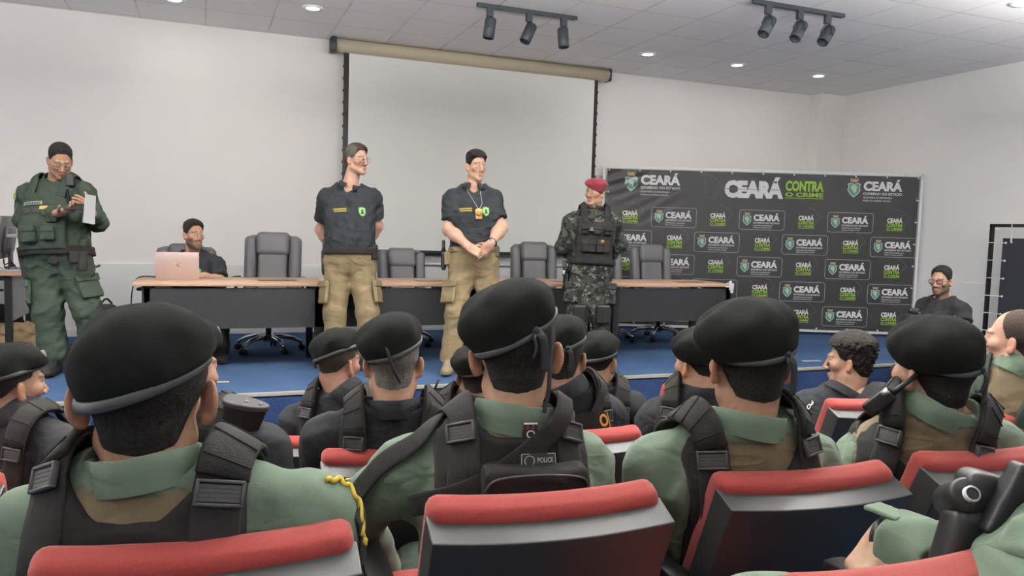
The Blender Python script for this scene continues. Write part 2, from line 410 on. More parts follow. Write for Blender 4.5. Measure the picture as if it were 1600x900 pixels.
for i in range(11):
    u = .07+i*(BW-.14)/10
    for v in (BH-.055, .075):
        b.ball((u, -.012+cloth(u, v), v), (.011, .006, .011), 8)
        b.box((u-.004, -.006, v), (u+.004, .0, v+(.05 if v > 1 else -.05)))
for i in range(1, 7):
    for u in (.07, BW-.07):
        v = .075+i*(BH-.13)/7; b.ball((u, -.012+cloth(u, v), v), (.011, .006, .011), 8); b.box((min(u, u+(-.05 if u < 1 else .05)), -.006, v-.004), (max(u, u+(-.05 if u < 1 else .05)), 0, v+.004))
b.build('tie', mat('white_elastic_tie', (.75, .75, .73)), e)
pm = [mat('print_white', (.72, .72, .72), rough=.5), mat('print_lime', (.30, .52, .06), rough=.5), mat('print_grey_line', (.36, .37, .38), rough=.5),
      mat('print_shield_green', (.10, .25, .17), rough=.5), mat('print_shield_pale', (.42, .56, .48), rough=.5), mat('print_gold', (.42, .33, .20), rough=.5), mat('print_dark_grey', (.13, .13, .135), rough=.5)]
pr = MB()
def bf(off): return lambda x, y: (x, cloth(x, y)-.0065-off, y)
f1, f2, f3 = bf(0), bf(.0007), bf(.0014)
def shield(cx, cy, h):         # little coat of arms: crest with crenels on a green shield with a pale emblem
    w = h*.36
    sh = [(-1, .52), (-.55, .62), (0, .50), (.55, .62), (1, .52), (.86, .18), (1.0, -.18), (.62, -.62), (0, -1), (-.62, -.62), (-1.0, -.18), (-.86, .18)]
    put_poly(pr, [(cx+a*w*1.0, cy+b*h*.5) for a, b in sh][::-1], 4, f1)
    put_poly(pr, [(cx+a*w*.84, cy+.0*h+b*h*.42) for a, b in sh][::-1], 3, f2)
    put_poly(pr, [(cx+math.cos(t)*w*.5-.04*w, cy+.06*h+math.sin(t)*h*.15) for t in np.linspace(0, 2*PI, 14)[:-1]], 4, f3)
    put_poly(pr, [(cx-.3*w, cy-.06*h), (cx+.1*w, cy-.3*h), (cx+.42*w, cy-.12*h), (cx+.2*w, cy+.05*h)], 4, f3)
    put_poly(pr, [(cx-.5*w, cy+.34*h), (cx+.5*w, cy+.34*h), (cx+.6*w, cy+.50*h), (cx-.6*w, cy+.50*h)], 5, f1)
    for k in (-.55, -.2, .15, .5): put_poly(pr, [(cx+(k-.1)*w, cy+.49*h), (cx+(k+.1)*w, cy+.49*h), (cx+(k+.1)*w, cy+.55*h), (cx+(k-.1)*w, cy+.55*h)], 5, f1)
CEARA = 'CEAR\u00c1'
def gov(x, y, k):              # x = left of the shield, y = centre, k = scale (1 for the small boxed one)
    shield(x+.055*k, y+.005*k, .150*k)
    put_text(pr, CEARA, x+.132*k, y-.012*k, .318*k, .098*k, .05, 0, f1)
    put_text(pr, 'GOVERNO DO ESTADO', x+.132*k, y-.045*k, .318*k, .021*k, .018, 0, f1)
    put_text(pr, 'SECRETARIA DA SEGURAN\u00c7A', x+.134*k, y-.076*k, .235*k, .016*k, .012, 0, f1)
    put_text(pr, 'P\u00daBLICA E DEFESA SOCIAL', x+.134*k, y-.097*k, .225*k, .014*k, .012, 0, f1)
STATE = [(-.5, .46), (-.36, .5), (-.1, .44), (.18, .28), (.36, .14), (.5, -.04), (.3, -.14), (.16, -.3), (.18, -.42), (0, -.5), (-.18, -.42), (-.36, -.4), (-.36, -.2), (-.44, .05), (-.42, .25)]
def ccc(cx, cy):
    put_line(pr, [(cx+.09+a*.17, cy+.06+bb*.22) for a, bb in STATE][:9], .004, 6, f1, False)
    x = cx-.093
    put_text(pr, CEARA, x, cy+.012, .186, .068, .045, 0, f2)
    put_text(pr, 'CONTRA', x, cy-.040, .190, .048, .036, 1, f2)
    put_text(pr, 'O CRIME', x, cy-.073, .190, .026, .024, 1, f2)
    put_poly(pr, [(x, cy-.085), (x+.19, cy-.085), (x+.19, cy-.079), (x, cy-.079)], 1, f2)
def rbox(cx, cy, w, h, r=.03):
    pts = []
    for qx, qy, a0 in ((1, 1, 0), (-1, 1, 1), (-1, -1, 2), (1, -1, 3)):
        for k in range(5):
            a = (a0+k/4)*PI/2; pts.append((cx+qx*(w/2-r)+r*math.cos(a), cy+qy*(h/2-r)+r*math.sin(a)))
    put_line(pr, pts, .0055, 2, f1)
for i, v in enumerate((1.897, 1.612, 1.328, 1.04, .75)):
    for j in range(7):
        u = .345+.533*j
        if (i+j) % 2 == 0: ccc(u+.02*(i % 2), v-ST)
        else:
            u0 = max(u, .34); rbox(u0, v-ST, .545, .236); gov(u0-.235, v-ST, 1.0)
gov(.262, 2.302-ST, 1.5)
gov(2.95, 2.302-ST, 1.46)
put_line(pr, [(1.34+a*.235, 2.286-ST+bb*.29) for a, bb in STATE], .005, 6, f1)
put_text(pr, CEARA, 1.475, 2.155-ST, .71, .262, .065, 0, f2, .96)
put_poly(pr, [(1.47, 2.262-ST), (2.19, 2.262-ST), (2.19, 2.268-ST), (1.47, 2.268-ST)], 6, f3)
put_text(pr, 'CONTRA', 2.207, 2.255-ST, .46, .128, .045, 1, f2)
put_text(pr, 'O CRIME', 2.209, 2.190-ST, .458, .052, .03, 1, f2)
put_poly(pr, [(2.209, 2.170-ST), (2.668, 2.170-ST), (2.668, 2.178-ST), (2.209, 2.178-ST)], 1, f2)
pr.build('printed_logos', pm, e)

# second banner, hung in a black frame against the right wall
X2 = XR-.22
e = empty('framed_banner', (X2, 5.99, 0), -PI/2, 'dark banner tied inside a black frame at the right wall', 'banner')
W2, H2 = 2.6, 1.905
b = MB(); b.box((0, 0, 0), (.035, .035, H2)); b.box((W2-.035, 0, 0), (W2, .035, H2)); b.box((0, 0, H2-.035), (W2, .035, H2)); b.box((0, 0, .25), (W2, .035, .28))
b.box((-.0, -.25, 0), (.035, .2, .03)); b.box((W2-.035, -.25, 0), (W2, .2, .03)); b.build('frame', M_black, e)
b = MB(); b.box((.15, .012, .36), (W2-.15, .018, H2-.15)); b.build('banner_cloth', mat('dark_navy_vinyl', (.03, .032, .04), rough=.5), e)
for i in range(9):
    z = H2-.2-i*.19
    for xa, xb, xk in ((.0, .19, .19), (W2-.19, W2, W2-.19)):
        b = MB(); b.box((xa, -.006, z-.004), (xb, .010, z+.004)); b.ball((xk, .008, z), (.013, .006, .013), 8); b.build('tie', M_white, e)
for i in range(8):
    b = MB(); b.box((.25+i*.3-.004, -.006, H2-.19), (.25+i*.3+.004, .01, H2)); b.ball((.25+i*.3, .008, H2-.19), (.013, .006, .013), 8); b.build('tie', M_white, e)
b = MB(); b.box((1.0, .008, 1.35), (1.8, .011, 1.42)); put_poly(b, [(.30, .5), (.55, .5), (.55, .7), (.30, .7)], 0, lambda x, y: (x, .009, y)); b.build('printed_panel', M_white, e)
# ------------------------------------------------------------------ implicit-surface modeller (smooth unions of limbs -> one clean mesh)
def nrm(v):
    v = np.array(v, float); return v/(np.linalg.norm(v)+1e-12)
def smin(a, b, k):
    h = np.maximum(k-np.abs(a-b), 0)/k
    return np.minimum(a, b)-h*h*k*.25
def smax(a, b, k): return -smin(-a, -b, k)
class Prim:
    def __init__(s, fn, lo, hi, k, mode='u'): s.fn = fn; s.lo = np.array(lo, float); s.hi = np.array(hi, float); s.k = k; s.mode = mode
def cone(a, b, ra, rb, k=.02, mode='u', sq=None):
    """tapered capsule; sq = (axis, factor) flattens the section along an axis"""
    a = np.array(a, float); b = np.array(b, float); ba = b-a; l2 = float(ba@ba)+1e-12
    if sq is not None: sx = nrm(sq[0]); sf = sq[1]
    def fn(X, Y, Z):
        x, y, z = X-a[0], Y-a[1], Z-a[2]
        t = np.clip((x*ba[0]+y*ba[1]+z*ba[2])/l2, 0, 1)
        x = x-t*ba[0]; y = y-t*ba[1]; z = z-t*ba[2]; r = ra+(rb-ra)*t
        if sq is None: return np.sqrt(x*x+y*y+z*z)-r
        q = x*sx[0]+y*sx[1]+z*sx[2]; e = q*(1/sf-1)
        x = x+e*sx[0]; y = y+e*sx[1]; z = z+e*sx[2]
        return (np.sqrt(x*x+y*y+z*z)-r)*min(1, sf)
    m = max(ra, rb); return Prim(fn, np.minimum(a, b)-m, np.maximum(a, b)+m, k, mode)
def ell(c, r, R=None, k=.02, mode='u'):
    """ellipsoid, R = rows are its axes"""
    c = np.array(c, float); r = np.array(r, float); R = np.eye(3) if R is None else np.array(R, float)
    def fn(X, Y, Z):
        x, y, z = X-c[0], Y-c[1], Z-c[2]
        u = (x*R[0,0]+y*R[0,1]+z*R[0,2])/r[0]; v = (x*R[1,0]+y*R[1,1]+z*R[1,2])/r[1]; w = (x*R[2,0]+y*R[2,1]+z*R[2,2])/r[2]
        k0 = np.sqrt(u*u+v*v+w*w)+1e-9; k1 = np.sqrt((u/r[0])**2+(v/r[1])**2+(w/r[2])**2)+1e-9
        return k0*(k0-1)/k1
    e = np.sqrt(((R*r[:, None])**2).sum(0)); return Prim(fn, c-e, c+e, k, mode)
def rbx(c, h, R=None, rad=.01, k=.01, mode='u', bend=0.):
    c = np.array(c, float); h = np.array(h, float); R = np.eye(3) if R is None else np.array(R, float); hh = h-rad
    def fn(X, Y, Z):
        x, y, z = X-c[0], Y-c[1], Z-c[2]
        u = x*R[0,0]+y*R[0,1]+z*R[0,2]; v = x*R[1,0]+y*R[1,1]+z*R[1,2]; w = x*R[2,0]+y*R[2,1]+z*R[2,2]
        if bend: v = v+bend*u*u
        u = np.abs(u)-hh[0]; v = np.abs(v)-hh[1]; w = np.abs(w)-hh[2]
        return np.sqrt(np.maximum(u, 0)**2+np.maximum(v, 0)**2+np.maximum(w, 0)**2)+np.minimum(np.maximum(u, np.maximum(v, w)), 0)-rad
    hb = h+np.array([0, abs(bend)*h[0]**2, 0]); e = (np.abs(R)*hb[:, None]).sum(0); return Prim(fn, c-e, c+e, k, mode)
def loft(p0, p1, lat, ts, ws, ds, cs=None, k=.03, n=2.4, mode='u'):
    """body trunk between p0 and p1: half width ws, half depth ds, forward offset cs at stations ts"""
    p0 = np.array(p0, float); p1 = np.array(p1, float); ax = p1-p0; Ln = np.linalg.norm(ax); ax /= Ln
    fwd = nrm(np.cross(ax, lat)); lat = np.cross(fwd, ax)
    lat = nrm(lat)
    tt = np.linspace(-.1, 1.1, 121)
    def sm(v):
        y = np.interp(tt, ts, v); kk = np.ones(9)/9; yp = np.pad(y, 4, mode='edge'); return np.convolve(yp, kk, 'valid')
    W, D, Cc = sm(ws), sm(ds), sm(cs if cs is not None else [0]*len(ts))
    def fn(X, Y, Z):
        x, y, z = X-p0[0], Y-p0[1], Z-p0[2]
        s = x*ax[0]+y*ax[1]+z*ax[2]; u = x*lat[0]+y*lat[1]+z*lat[2]; v = x*fwd[0]+y*fwd[1]+z*fwd[2]
        t = np.clip(s/Ln, 0, 1); w = np.interp(t, tt, W); d = np.interp(t, tt, D); v = v-np.interp(t, tt, Cc)
        q = (np.abs(u/w)**n+np.abs(v/d)**n)**(1/n)
        dd = (q-1)*np.minimum(w, d)
        return smax(dd, np.abs(s-Ln/2)-Ln/2, .05)
    m = max(max(ws), max(ds)+max(np.abs(cs)) if cs is not None else 0)
    p = Prim(fn, np.minimum(p0, p1)-m, np.maximum(p0, p1)+m, k, mode); p.fwd = fwd; p.lat = lat; p.ax = ax
    return p
FAR = .08
def field(prims, lo, hi, h):
    lo = np.array(lo, float); n = np.maximum(np.ceil((np.array(hi, float)-lo)/h).astype(int)+1, 2)
    D = np.full(n, FAR, np.float32)
    ax = [lo[i]+h*np.arange(n[i]) for i in range(3)]
    for p in prims:
        m = FAR+p.k
        i0 = np.clip(np.floor((p.lo-m-lo)/h).astype(int), 0, n); i1 = np.clip(np.ceil((p.hi+m-lo)/h).astype(int)+1, 0, n)
        if (i1 <= i0).any(): continue
        sl = tuple(slice(a, b) for a, b in zip(i0, i1))
        d = p.fn(ax[0][sl[0]][:, None, None], ax[1][sl[1]][None, :, None], ax[2][sl[2]][None, None, :])
        d = np.broadcast_to(d, D[sl].shape)
        if p.mode == 'u': D[sl] = smin(D[sl], d, p.k)
        elif p.mode == 's': D[sl] = smax(D[sl], -d, p.k)
    return D, ax
def evalf(prims, pts):
    X, Y, Z = np.array(pts, float).T; D = np.full(X.shape, 1e3)
    for p in prims:
        d = p.fn(X, Y, Z); D = smin(D, d, p.k) if p.mode == 'u' else smax(D, -d, p.k)
    return D
def bounds(prims, pad=.03):
    u = [p for p in prims if p.mode == 'u']
    return np.min([p.lo for p in u], 0)-pad, np.max([p.hi for p in u], 0)+pad
def snets(D, lo, h):
    S = D < 0; c = np.zeros(np.array(D.shape)-1, np.uint8)
    for i in (0, 1):
        for j in (0, 1):
            for k in (0, 1): c += S[i:S.shape[0]-1+i, j:S.shape[1]-1+j, k:S.shape[2]-1+k]
    act = (c > 0) & (c < 8); ii = np.argwhere(act)
    if len(ii) == 0: return np.zeros((0, 3)), np.zeros((0, 4), int)
    idx = np.full(act.shape, -1, np.int32); idx[act] = np.arange(len(ii))
    acc = np.zeros((len(ii), 3)); cnt = np.zeros(len(ii))
    for ax in range(3):
        e = np.zeros(3, int); e[ax] = 1; o1, o2 = [(1, 2), (2, 0), (0, 1)][ax]
        for a in (0, 1):
            for b in (0, 1):
                q = np.zeros(3, int); q[o1] = a; q[o2] = b; A = ii+q; B = A+e
                da = D[A[:, 0], A[:, 1], A[:, 2]]; db = D[B[:, 0], B[:, 1], B[:, 2]]
                m = (da < 0) != (db < 0); t = da[m]/(da[m]-db[m])
                acc[m] += q+t[:, None]*e; cnt[m] += 1
    V = np.array(lo)+h*(ii+acc/cnt[:, None])
    F = []
    for ax in range(3):
        sl0 = [slice(None)]*3; sl1 = [slice(None)]*3; sl0[ax] = slice(0, -1); sl1[ax] = slice(1, None)
        a = S[tuple(sl0)]; b = S[tuple(sl1)]; e = np.argwhere(a != b)
        o1, o2 = [(1, 2), (2, 0), (0, 1)][ax]
        e = e[(e[:, o1] > 0) & (e[:, o2] > 0) & (e[:, o1] < D.shape[o1]-1) & (e[:, o2] < D.shape[o2]-1)]
        ins = a[e[:, 0], e[:, 1], e[:, 2]]
        def g(d1, d2):
            q = e.copy(); q[:, o1] += d1; q[:, o2] += d2; return idx[q[:, 0], q[:, 1], q[:, 2]]
        f = np.stack([g(-1, -1), g(0, -1), g(0, 0), g(-1, 0)], 1); f[~ins] = f[~ins][:, ::-1]
        F.append(f)
    F = np.concatenate(F); return V, F[(F >= 0).all(1)]
def fast_mesh(name, V, F, cols=None):
    me = bpy.data.meshes.new(name)
    me.vertices.add(len(V)); me.vertices.foreach_set('co', np.ascontiguousarray(V, np.float32).ravel())
    me.loops.add(F.size); me.loops.foreach_set('vertex_index', F.astype(np.int32).ravel())
    me.polygons.add(len(F)); me.polygons.foreach_set('loop_start', np.arange(0, F.size, 4, dtype=np.int32))
    me.polygons.foreach_set('use_smooth', np.ones(len(F), bool)); me.update()
    if cols is not None:
        a = me.color_attributes.new('Col', 'FLOAT_COLOR', 'POINT')
        a.data.foreach_set('color', np.concatenate([cols, np.ones((len(V), 1))], 1).astype(np.float32).ravel())
    return me
def sculpt(name, prims, h, m, parent=None, org=(0, 0, 0), off=0., region=None, rk=.006, wr=None, colf=None, inner=None, lo=None, hi=None, only=None):
    """prims inflated by off, cut by region(X,Y,Z)<0, wrinkled by wr -> one mesh, coordinates relative to org. only: list of extra fields joined in"""
    l, u = bounds(prims, .03+max(off, 0))
    if lo is not None: l = np.maximum(l, lo)
    if hi is not None: u = np.minimum(u, hi)
    D, ax = field(prims, l, u, h)
    X, Y, Z = ax[0][:, None, None], ax[1][None, :, None], ax[2][None, None, :]
    if not np.isscalar(off): pass
    D = D-off
    if wr is not None:
        msk = np.abs(D) < .03
        I = np.argwhere(msk); w = wr(ax[0][I[:, 0]], ax[1][I[:, 1]], ax[2][I[:, 2]]); D[msk] -= w.astype(np.float32)
    if inner is not None: D = smax(D, -(D+off+inner), .003)
    if region is not None: D = smax(D, np.broadcast_to(region(X, Y, Z), D.shape).astype(np.float32), rk)
    D[0] = D[-1] = .05; D[:, 0] = D[:, -1] = .05; D[:, :, 0] = D[:, :, -1] = .05
    V, F = snets(D, l, h)
    if only is not None:
        for (V2, F2) in only: F = np.concatenate([F, F2+len(V)]); V = np.concatenate([V, V2])
    cols = colf(V) if colf is not None else None
    me = fast_mesh(name, V-np.array(org, float), F, cols)
    return mesh_obj(name, me, m, parent)
def wrinkles(seed, amp=.003, lam=(.05, .14), aniso=(1, 1, 1), n=7):
    rs = np.random.RandomState(seed); K = rs.randn(n, 3)*np.array(aniso); K /= np.linalg.norm(K, axis=1)[:, None]
    K *= (2*PI/rs.uniform(lam[0], lam[1], n))[:, None]; ph = rs.uniform(0, 6.28, n); wk = rs.randn(n, 3)*9
    def f(X, Y, Z):
        o = 0
        for i in range(n):
            w = np.sin(X*wk[i, 0]+Y*wk[i, 1]+Z*wk[i, 2]+ph[i])*1.4
            o = o+(1-2*np.abs(np.sin((X*K[i, 0]+Y*K[i, 1]+Z*K[i, 2])*.5+ph[i]+w)))
        return amp*o/math.sqrt(n)
    return f
def noise3(V, seed, lam, n=12):
    rs = np.random.RandomState(seed); K = rs.randn(n, 3); K /= np.linalg.norm(K, axis=1)[:, None]; K *= (2*PI/(lam*rs.uniform(.6, 1.6, n)))[:, None]; ph = rs.uniform(0, 6.28, n)
    return np.sin(V@K.T+ph).sum(1)/math.sqrt(n)
def project(prims, pts, off, it=6):
    """slide points onto the surface of the smooth body, off above it; returns points and normals"""
    p = np.array(pts, float); e = .004
    for _ in range(it):
        d = evalf(prims, p)
        g = np.stack([evalf(prims, p+np.eye(3)[i]*e)-evalf(prims, p-np.eye(3)[i]*e) for i in range(3)], 1)
        g /= np.linalg.norm(g, axis=1)[:, None]+1e-9
        p = p-g*np.clip(d-off, -.05, .05)[:, None]
    q = np.array(pts, float); far = np.linalg.norm(p-q, axis=1) > .32; p[far] = q[far]
    return p, g
def smooth_path(pts, n=24):
    pts = np.array(pts, float); m = len(pts)
    if m == 2: return pts[0]+(pts[1]-pts[0])*np.linspace(0, 1, n)[:, None]
    t = np.linspace(0, m-1, n); out = []
    for q in t:
        i = min(int(q), m-2); f = q-i; p0 = pts[max(i-1, 0)]; p1 = pts[i]; p2 = pts[i+1]; p3 = pts[min(i+2, m-1)]
        out.append(.5*(2*p1+(p2-p0)*f+(2*p0-5*p1+4*p2-p3)*f*f+(3*p1-p0-3*p2+p3)*f**3))
    return np.array(out)
# ------------------------------------------------------------------ tables on the stage
def wood_mat(name, c1, c2):
    m = mat(name, c1, rough=.4, spec=.4); nt = m.node_tree; N = nt.nodes; L = nt.links; b = N['Principled BSDF']
    tc = N.new('ShaderNodeTexCoord'); mp = N.new('ShaderNodeMapping'); mp.inputs['Scale'].default_value = (1.2, 14, 14); L.new(tc.outputs['Object'], mp.inputs[0])
    n = N.new('ShaderNodeTexNoise'); n.inputs['Scale'].default_value = 3; n.inputs['Detail'].default_value = 6; n.inputs['Distortion'].default_value = .6; L.new(mp.outputs[0], n.inputs['Vector'])
    mx = N.new('ShaderNodeMix'); mx.data_type = 'RGBA'; mx.inputs['A'].default_value = (*c1, 1); mx.inputs['B'].default_value = (*c2, 1)
    L.new(n.outputs['Fac'], mx.inputs['Factor']); L.new(mx.outputs['Result'], b.inputs['Base Color']); return m
M_wood = wood_mat('table_wood', (.56, .37, .25), (.47, .29, .19))
M_panel = mat('charcoal_panel', (.020, .021, .023), rough=.6, var=.2, vscale=120)
M_tleg = mat('black_steel', (.010, .010, .011), rough=.5)
TZ = 1.215; TY0, TY1 = 6.37, 7.05
tops = [(-.505, .895, 'wood-topped black table under the laptop, at the left end of the row'), (.90, 2.215, 'wood-topped black table behind the bespectacled standing man'),
        (2.22, 3.525, 'wood-topped black table between the badge-wearing man and the red-beret soldier'), (3.53, 4.88, 'wood-topped black table in front of the banner, right end of the row')]
for i, (x0, x1, lab) in enumerate(tops):
    e = empty('conference_table', ((x0+x1)/2, TY0, ST), 0, lab, 'table', 'row of conference tables on the stage')
    w = (x1-x0)/2; h = TZ-ST
    b = MB(); b.box((-w, 0, h-.028), (w, TY1-TY0, h), r=.004); b.build('tabletop', M_wood, e)
    b = MB(); b.box((-w+.075, .03, h-.36), (w-.02, .048, h-.045)); b.build('modesty_panel', M_panel, e)
    for sx in (-w+.02 if i else -w+.06, w-.075):
        for y in (.03, TY1-TY0-.085):
            b = MB(); b.box((sx, y, 0), (sx+.055, y+.055, h-.03)); b.build('leg', M_tleg, e)
        b = MB(); b.box((sx+.008, .08, h-.07), (sx+.047, TY1-TY0-.08, h-.03)); b.box((sx+.012, .08, .06), (sx+.043, TY1-TY0-.08, .10)); b.build('side_rail', M_tleg, e)
    b = MB(); b.box((w-.5, .22, h), (w-.2, .34, h+.002)); b.build('cable_flap', mat('dark_flap', (.10, .07, .06), rough=.4), e)
e = empty('cable_clip', (4.845, TY0+.0, TZ), 0, 'small white clamp on the right corner of the last table', 'clamp')
b = MB(); b.box((-.03, -.012, -.06), (.02, .0, .012), r=.004); b.box((-.03, -.012, .0), (.02, .05, .012), r=.004); b.box((-.075, -.010, -.03), (.0, -.002, -.018)); b.ball((0, -.006, -.075), .016); b.ball((0, .02, .02), .014); b.build('clamp_body', M_white, e)

# laptop
e = empty('laptop', tuple(PZ(312, 437, TZ)), 0, 'pale pink-grey laptop open on the left end of the table, lid towards us', 'laptop')
lx, ly = e.location[0]+.0, e.location[1]
xl, xr = PY(243, 430, ly)[0]-e.location[0], PY(311, 430, ly)[0]-e.location[0]
M_lap = mat('rose_aluminium', (.60, .46, .42), rough=.35, metal=.25)
hh = PY(275, 396, ly)[2]-TZ
Mt = Matrix.Translation((0, 0, .012)) @ Matrix.Rotation(.12, 4, 'X')
b = MB(); b.box((xl, -.004, 0), (xr, .004, hh), M=Mt, r=.003); lid = b.build('lid', M_lap, e)
b = MB(); b.lathe([(.0, .0), (.017, .0), (.017, .002), (0, .002)], 20, M=Mt @ Matrix.Translation(((xl+xr)/2+.01, -.0042, hh*.52)) @ Matrix.Rotation(PI/2, 4, 'X')); b.build('round_logo', mat('logo_grey', (.42, .33, .31), rough=.3), lid)
b = MB(); b.box((xl, .0, 0), (xr, .24, .013), r=.004); b.build('keyboard_base', M_lap, e)
p = PZ(442/3.6+200, 330+367/3.6, TZ); b = MB(); b.box((-.05, -.035, 0), (.08, .035, .009), r=.004); o = b.build('mobile_phone', M_black, loc=tuple(p)); tag(o, 'dark phone lying on the table right of the laptop', 'phone')
b = MB(); pts = [PZ(244, 434, TZ+.01)+(0, .12, 0), PZ(236, 432, TZ+.012), PZ(222, 432, TZ+.012)]
q = pts[-1]; pts += [q+(-.045, -.02, -.03), q+(-.075, -.02, -.15), q+(-.08, -.0, -.4), q+(-.075, .1, ST-TZ+.01), q+(-.2, .3, ST-TZ+.008)]
b.tube(smooth_path(pts, 40), .005, 6); o = b.build('power_cable', M_black); tag(o, 'thin black cable hanging off the left end of the laptop table', 'cable')

# ------------------------------------------------------------------ office chairs behind the tables
M_leather = mat('grey_leather', (.095, .095, .102), rough=.45, spec=.45, bump=.25, bscale=140, bdist=.002)
M_chrome = mat('chrome', (.72, .73, .75), rough=.14, metal=1.)
def office_chair():
    """local: sitter faces -Y, origin on the floor"""
    e = empty('office_chair')
    Rb = np.array([[1, 0, 0], [0, math.cos(.17), -math.sin(.17)], [0, math.sin(.17), math.cos(.17)]])   # rows: x, back normal, up (leaning back)
    Rb = np.array([[1, 0, 0], [0, .985, .17], [0, -.17*-1, .985]]); Rb = np.array([nrm((1, 0, 0)), nrm((0, .985, -.17)), nrm((0, .17, .985))])
    def bk(x, y, z): return np.array([0, .20, .46])+Rb[0]*x+Rb[1]*y+Rb[2]*z
    side = [rbx(bk(0, .055, .29), (.23, .03, .33), Rb, .03, .03)]
    for s in (-1, 1):
        q = np.array([nrm(Rb[0]+s*.0*Rb[1]), Rb[1], Rb[2]]); ang = s*.35; q = np.array([Rb[0]*math.cos(ang)-Rb[1]*math.sin(ang), Rb[1]*math.cos(ang)+Rb[0]*math.sin(ang), Rb[2]])
        side.append(rbx(bk(s*.205, .0, .28), (.055, .052, .32), q, .045, .03))
    sculpt('backrest', side, .011, M_leather, e)
    sculpt('back_cushion', [rbx(bk(0, -.005, .20), (.135, .045, .26), Rb, .035, .02)], .011, M_leather, e)
    sculpt('headrest', [rbx(bk(0, -.015, .525), (.155, .055, .115), Rb, .05, .02)], .011, M_leather, e)
    sculpt('seat', [rbx((0, -.04, .46), (.25, .25, .055), None, .05, .02), rbx((0, -.05, .50), (.17, .22, .035), None, .03, .03)], .012, M_leather, e)
    for s in (-1, 1):
        b = MB(); b.box((s*.29-.03, -.2, .655), (s*.29+.03, .12, .69), r=.014)
        b.tube([(s*.29, .06, .66), (s*.30, .05, .55), (s*.28, -.0, .44), (s*.16, -.02, .40)], .014, 8); b.build('armrest', M_black, e)
    b = MB(); b.box((-.11, -.14, .37), (.11, .14, .41), r=.02); b.cyl((0, 0, .10), (0, 0, .38), .026); b.cyl((0, 0, .22), (0, 0, .38), .04, .045)
    b.tube([(0, -.02, .385), (.2, -.04, .385), (.27, -.05, .375)], .008, 6); b.box((.25, -.066, .37), (.31, -.034, .38), r=.004); b.build('gas_lift', M_black, e)
    b = MB(); b.cyl((0, 0, .09), (0, 0, .15), .045, .035)
    for k in range(5):
        a = k*2*PI/5+.3; d = np.array([math.cos(a), math.sin(a), 0])
        b.tube([d*.02+(0, 0, .125), d*.12+(0, 0, .135), d*.22+(0, 0, .115), d*.30+(0, 0, .075)], [.026, .024, .02, .015], 8)
    b.build('star_base', M_chrome, e)
    for k in range(5):
        a = k*2*PI/5+.3; d = np.array([math.cos(a), math.sin(a), 0]); n = np.array([-d[1], d[0], 0])
        b = MB(); c = d*.30+(0, 0, .03)
        for s in (-1, 1): b.cyl(c+n*s*.008, c+n*s*.028, .03, .026)
        b.cyl(d*.30+(0, 0, .03), d*.30+(0, 0, .085), .009); b.build('caster', M_black, e)
    return e
cspots = [(283, 381, 7.17, 3, 'grey leather office chair the laptop user sits in'), (417, 363, 7.35, 0, 'upright grey leather office chair beside the laptop user, nothing in front of it'),
          (529, 377, 7.35, -15, 'grey leather office chair mostly hidden behind the bespectacled standing man'), (627, 388, 7.55, 12, 'grey leather office chair to the right of the bespectacled standing man, turned aside'),
          (728, 375, 7.35, -8, 'grey leather office chair half hidden behind the badge-wearing man'), (826, 378, 7.4, 0, 'grey leather office chair to the right of the badge-wearing man, before the screen'),
          (938, 392, 7.45, 10, 'grey leather office chair hidden behind the red-beret soldier'), (1013, 382, 7.45, 6, 'grey leather office chair in front of the black logo banner')]
ch = office_chair()
for i, (px, py, Y, yw, lab) in enumerate(cspots):
    c = ch if i == 0 else copy_tree(ch)
    q = PY(px, py, Y+.28)
    c.location = (q[0], Y, ST); c.rotation_euler = (0, 0, math.radians(-12+yw))
    sc = (q[2]-ST)/1.09; c.scale = (min(1.04, max(.95, sc)),)*2+(sc,)
    tag(c, lab, 'chair', 'office chairs behind the tables')

# ------------------------------------------------------------------ computer desk at the left edge
e = empty('computer_desk', (-1.45, 6.62, ST), 0, 'wood-topped computer desk at the left edge of the stage', 'desk')
DX = PZ(33, 426, TZ)
x1 = float(DX[0]); y0 = float(DX[1]); e.location = (x1, y0, ST); h = TZ-ST
b = MB(); b.box((-.75, 0, h-.03), (0, .92, h), r=.004); b.build('tabletop', M_wood, e)
lg = PZ(14, 545, ST)
for (sx, sy) in ((-.13, .04), (-.13, .83), (-.72, .04), (-.72, .83)):
    b = MB(); b.box((sx, sy, 0), (sx+.05, sy+.05, h-.03)); b.build('leg', M_tleg, e)
b = MB(); b.box((-.115, .1, h-.42), (-.10, .83, h-.05)); b.build('modesty_panel', mat('grey_panel', (.30, .30, .29), rough=.6), e)
b = MB(); b.box((-.7, .05, h-.07), (-.1, .09, h-.03)); b.box((-.7, .05, h-.16), (-.14, .075, h-.14)); b.build('cross_bar', M_tleg, e)
M_mon = mat('grey_plastic', (.12, .12, .125), rough=.5)
def at_desk(px, py, Y): return PY(px, py, Y)
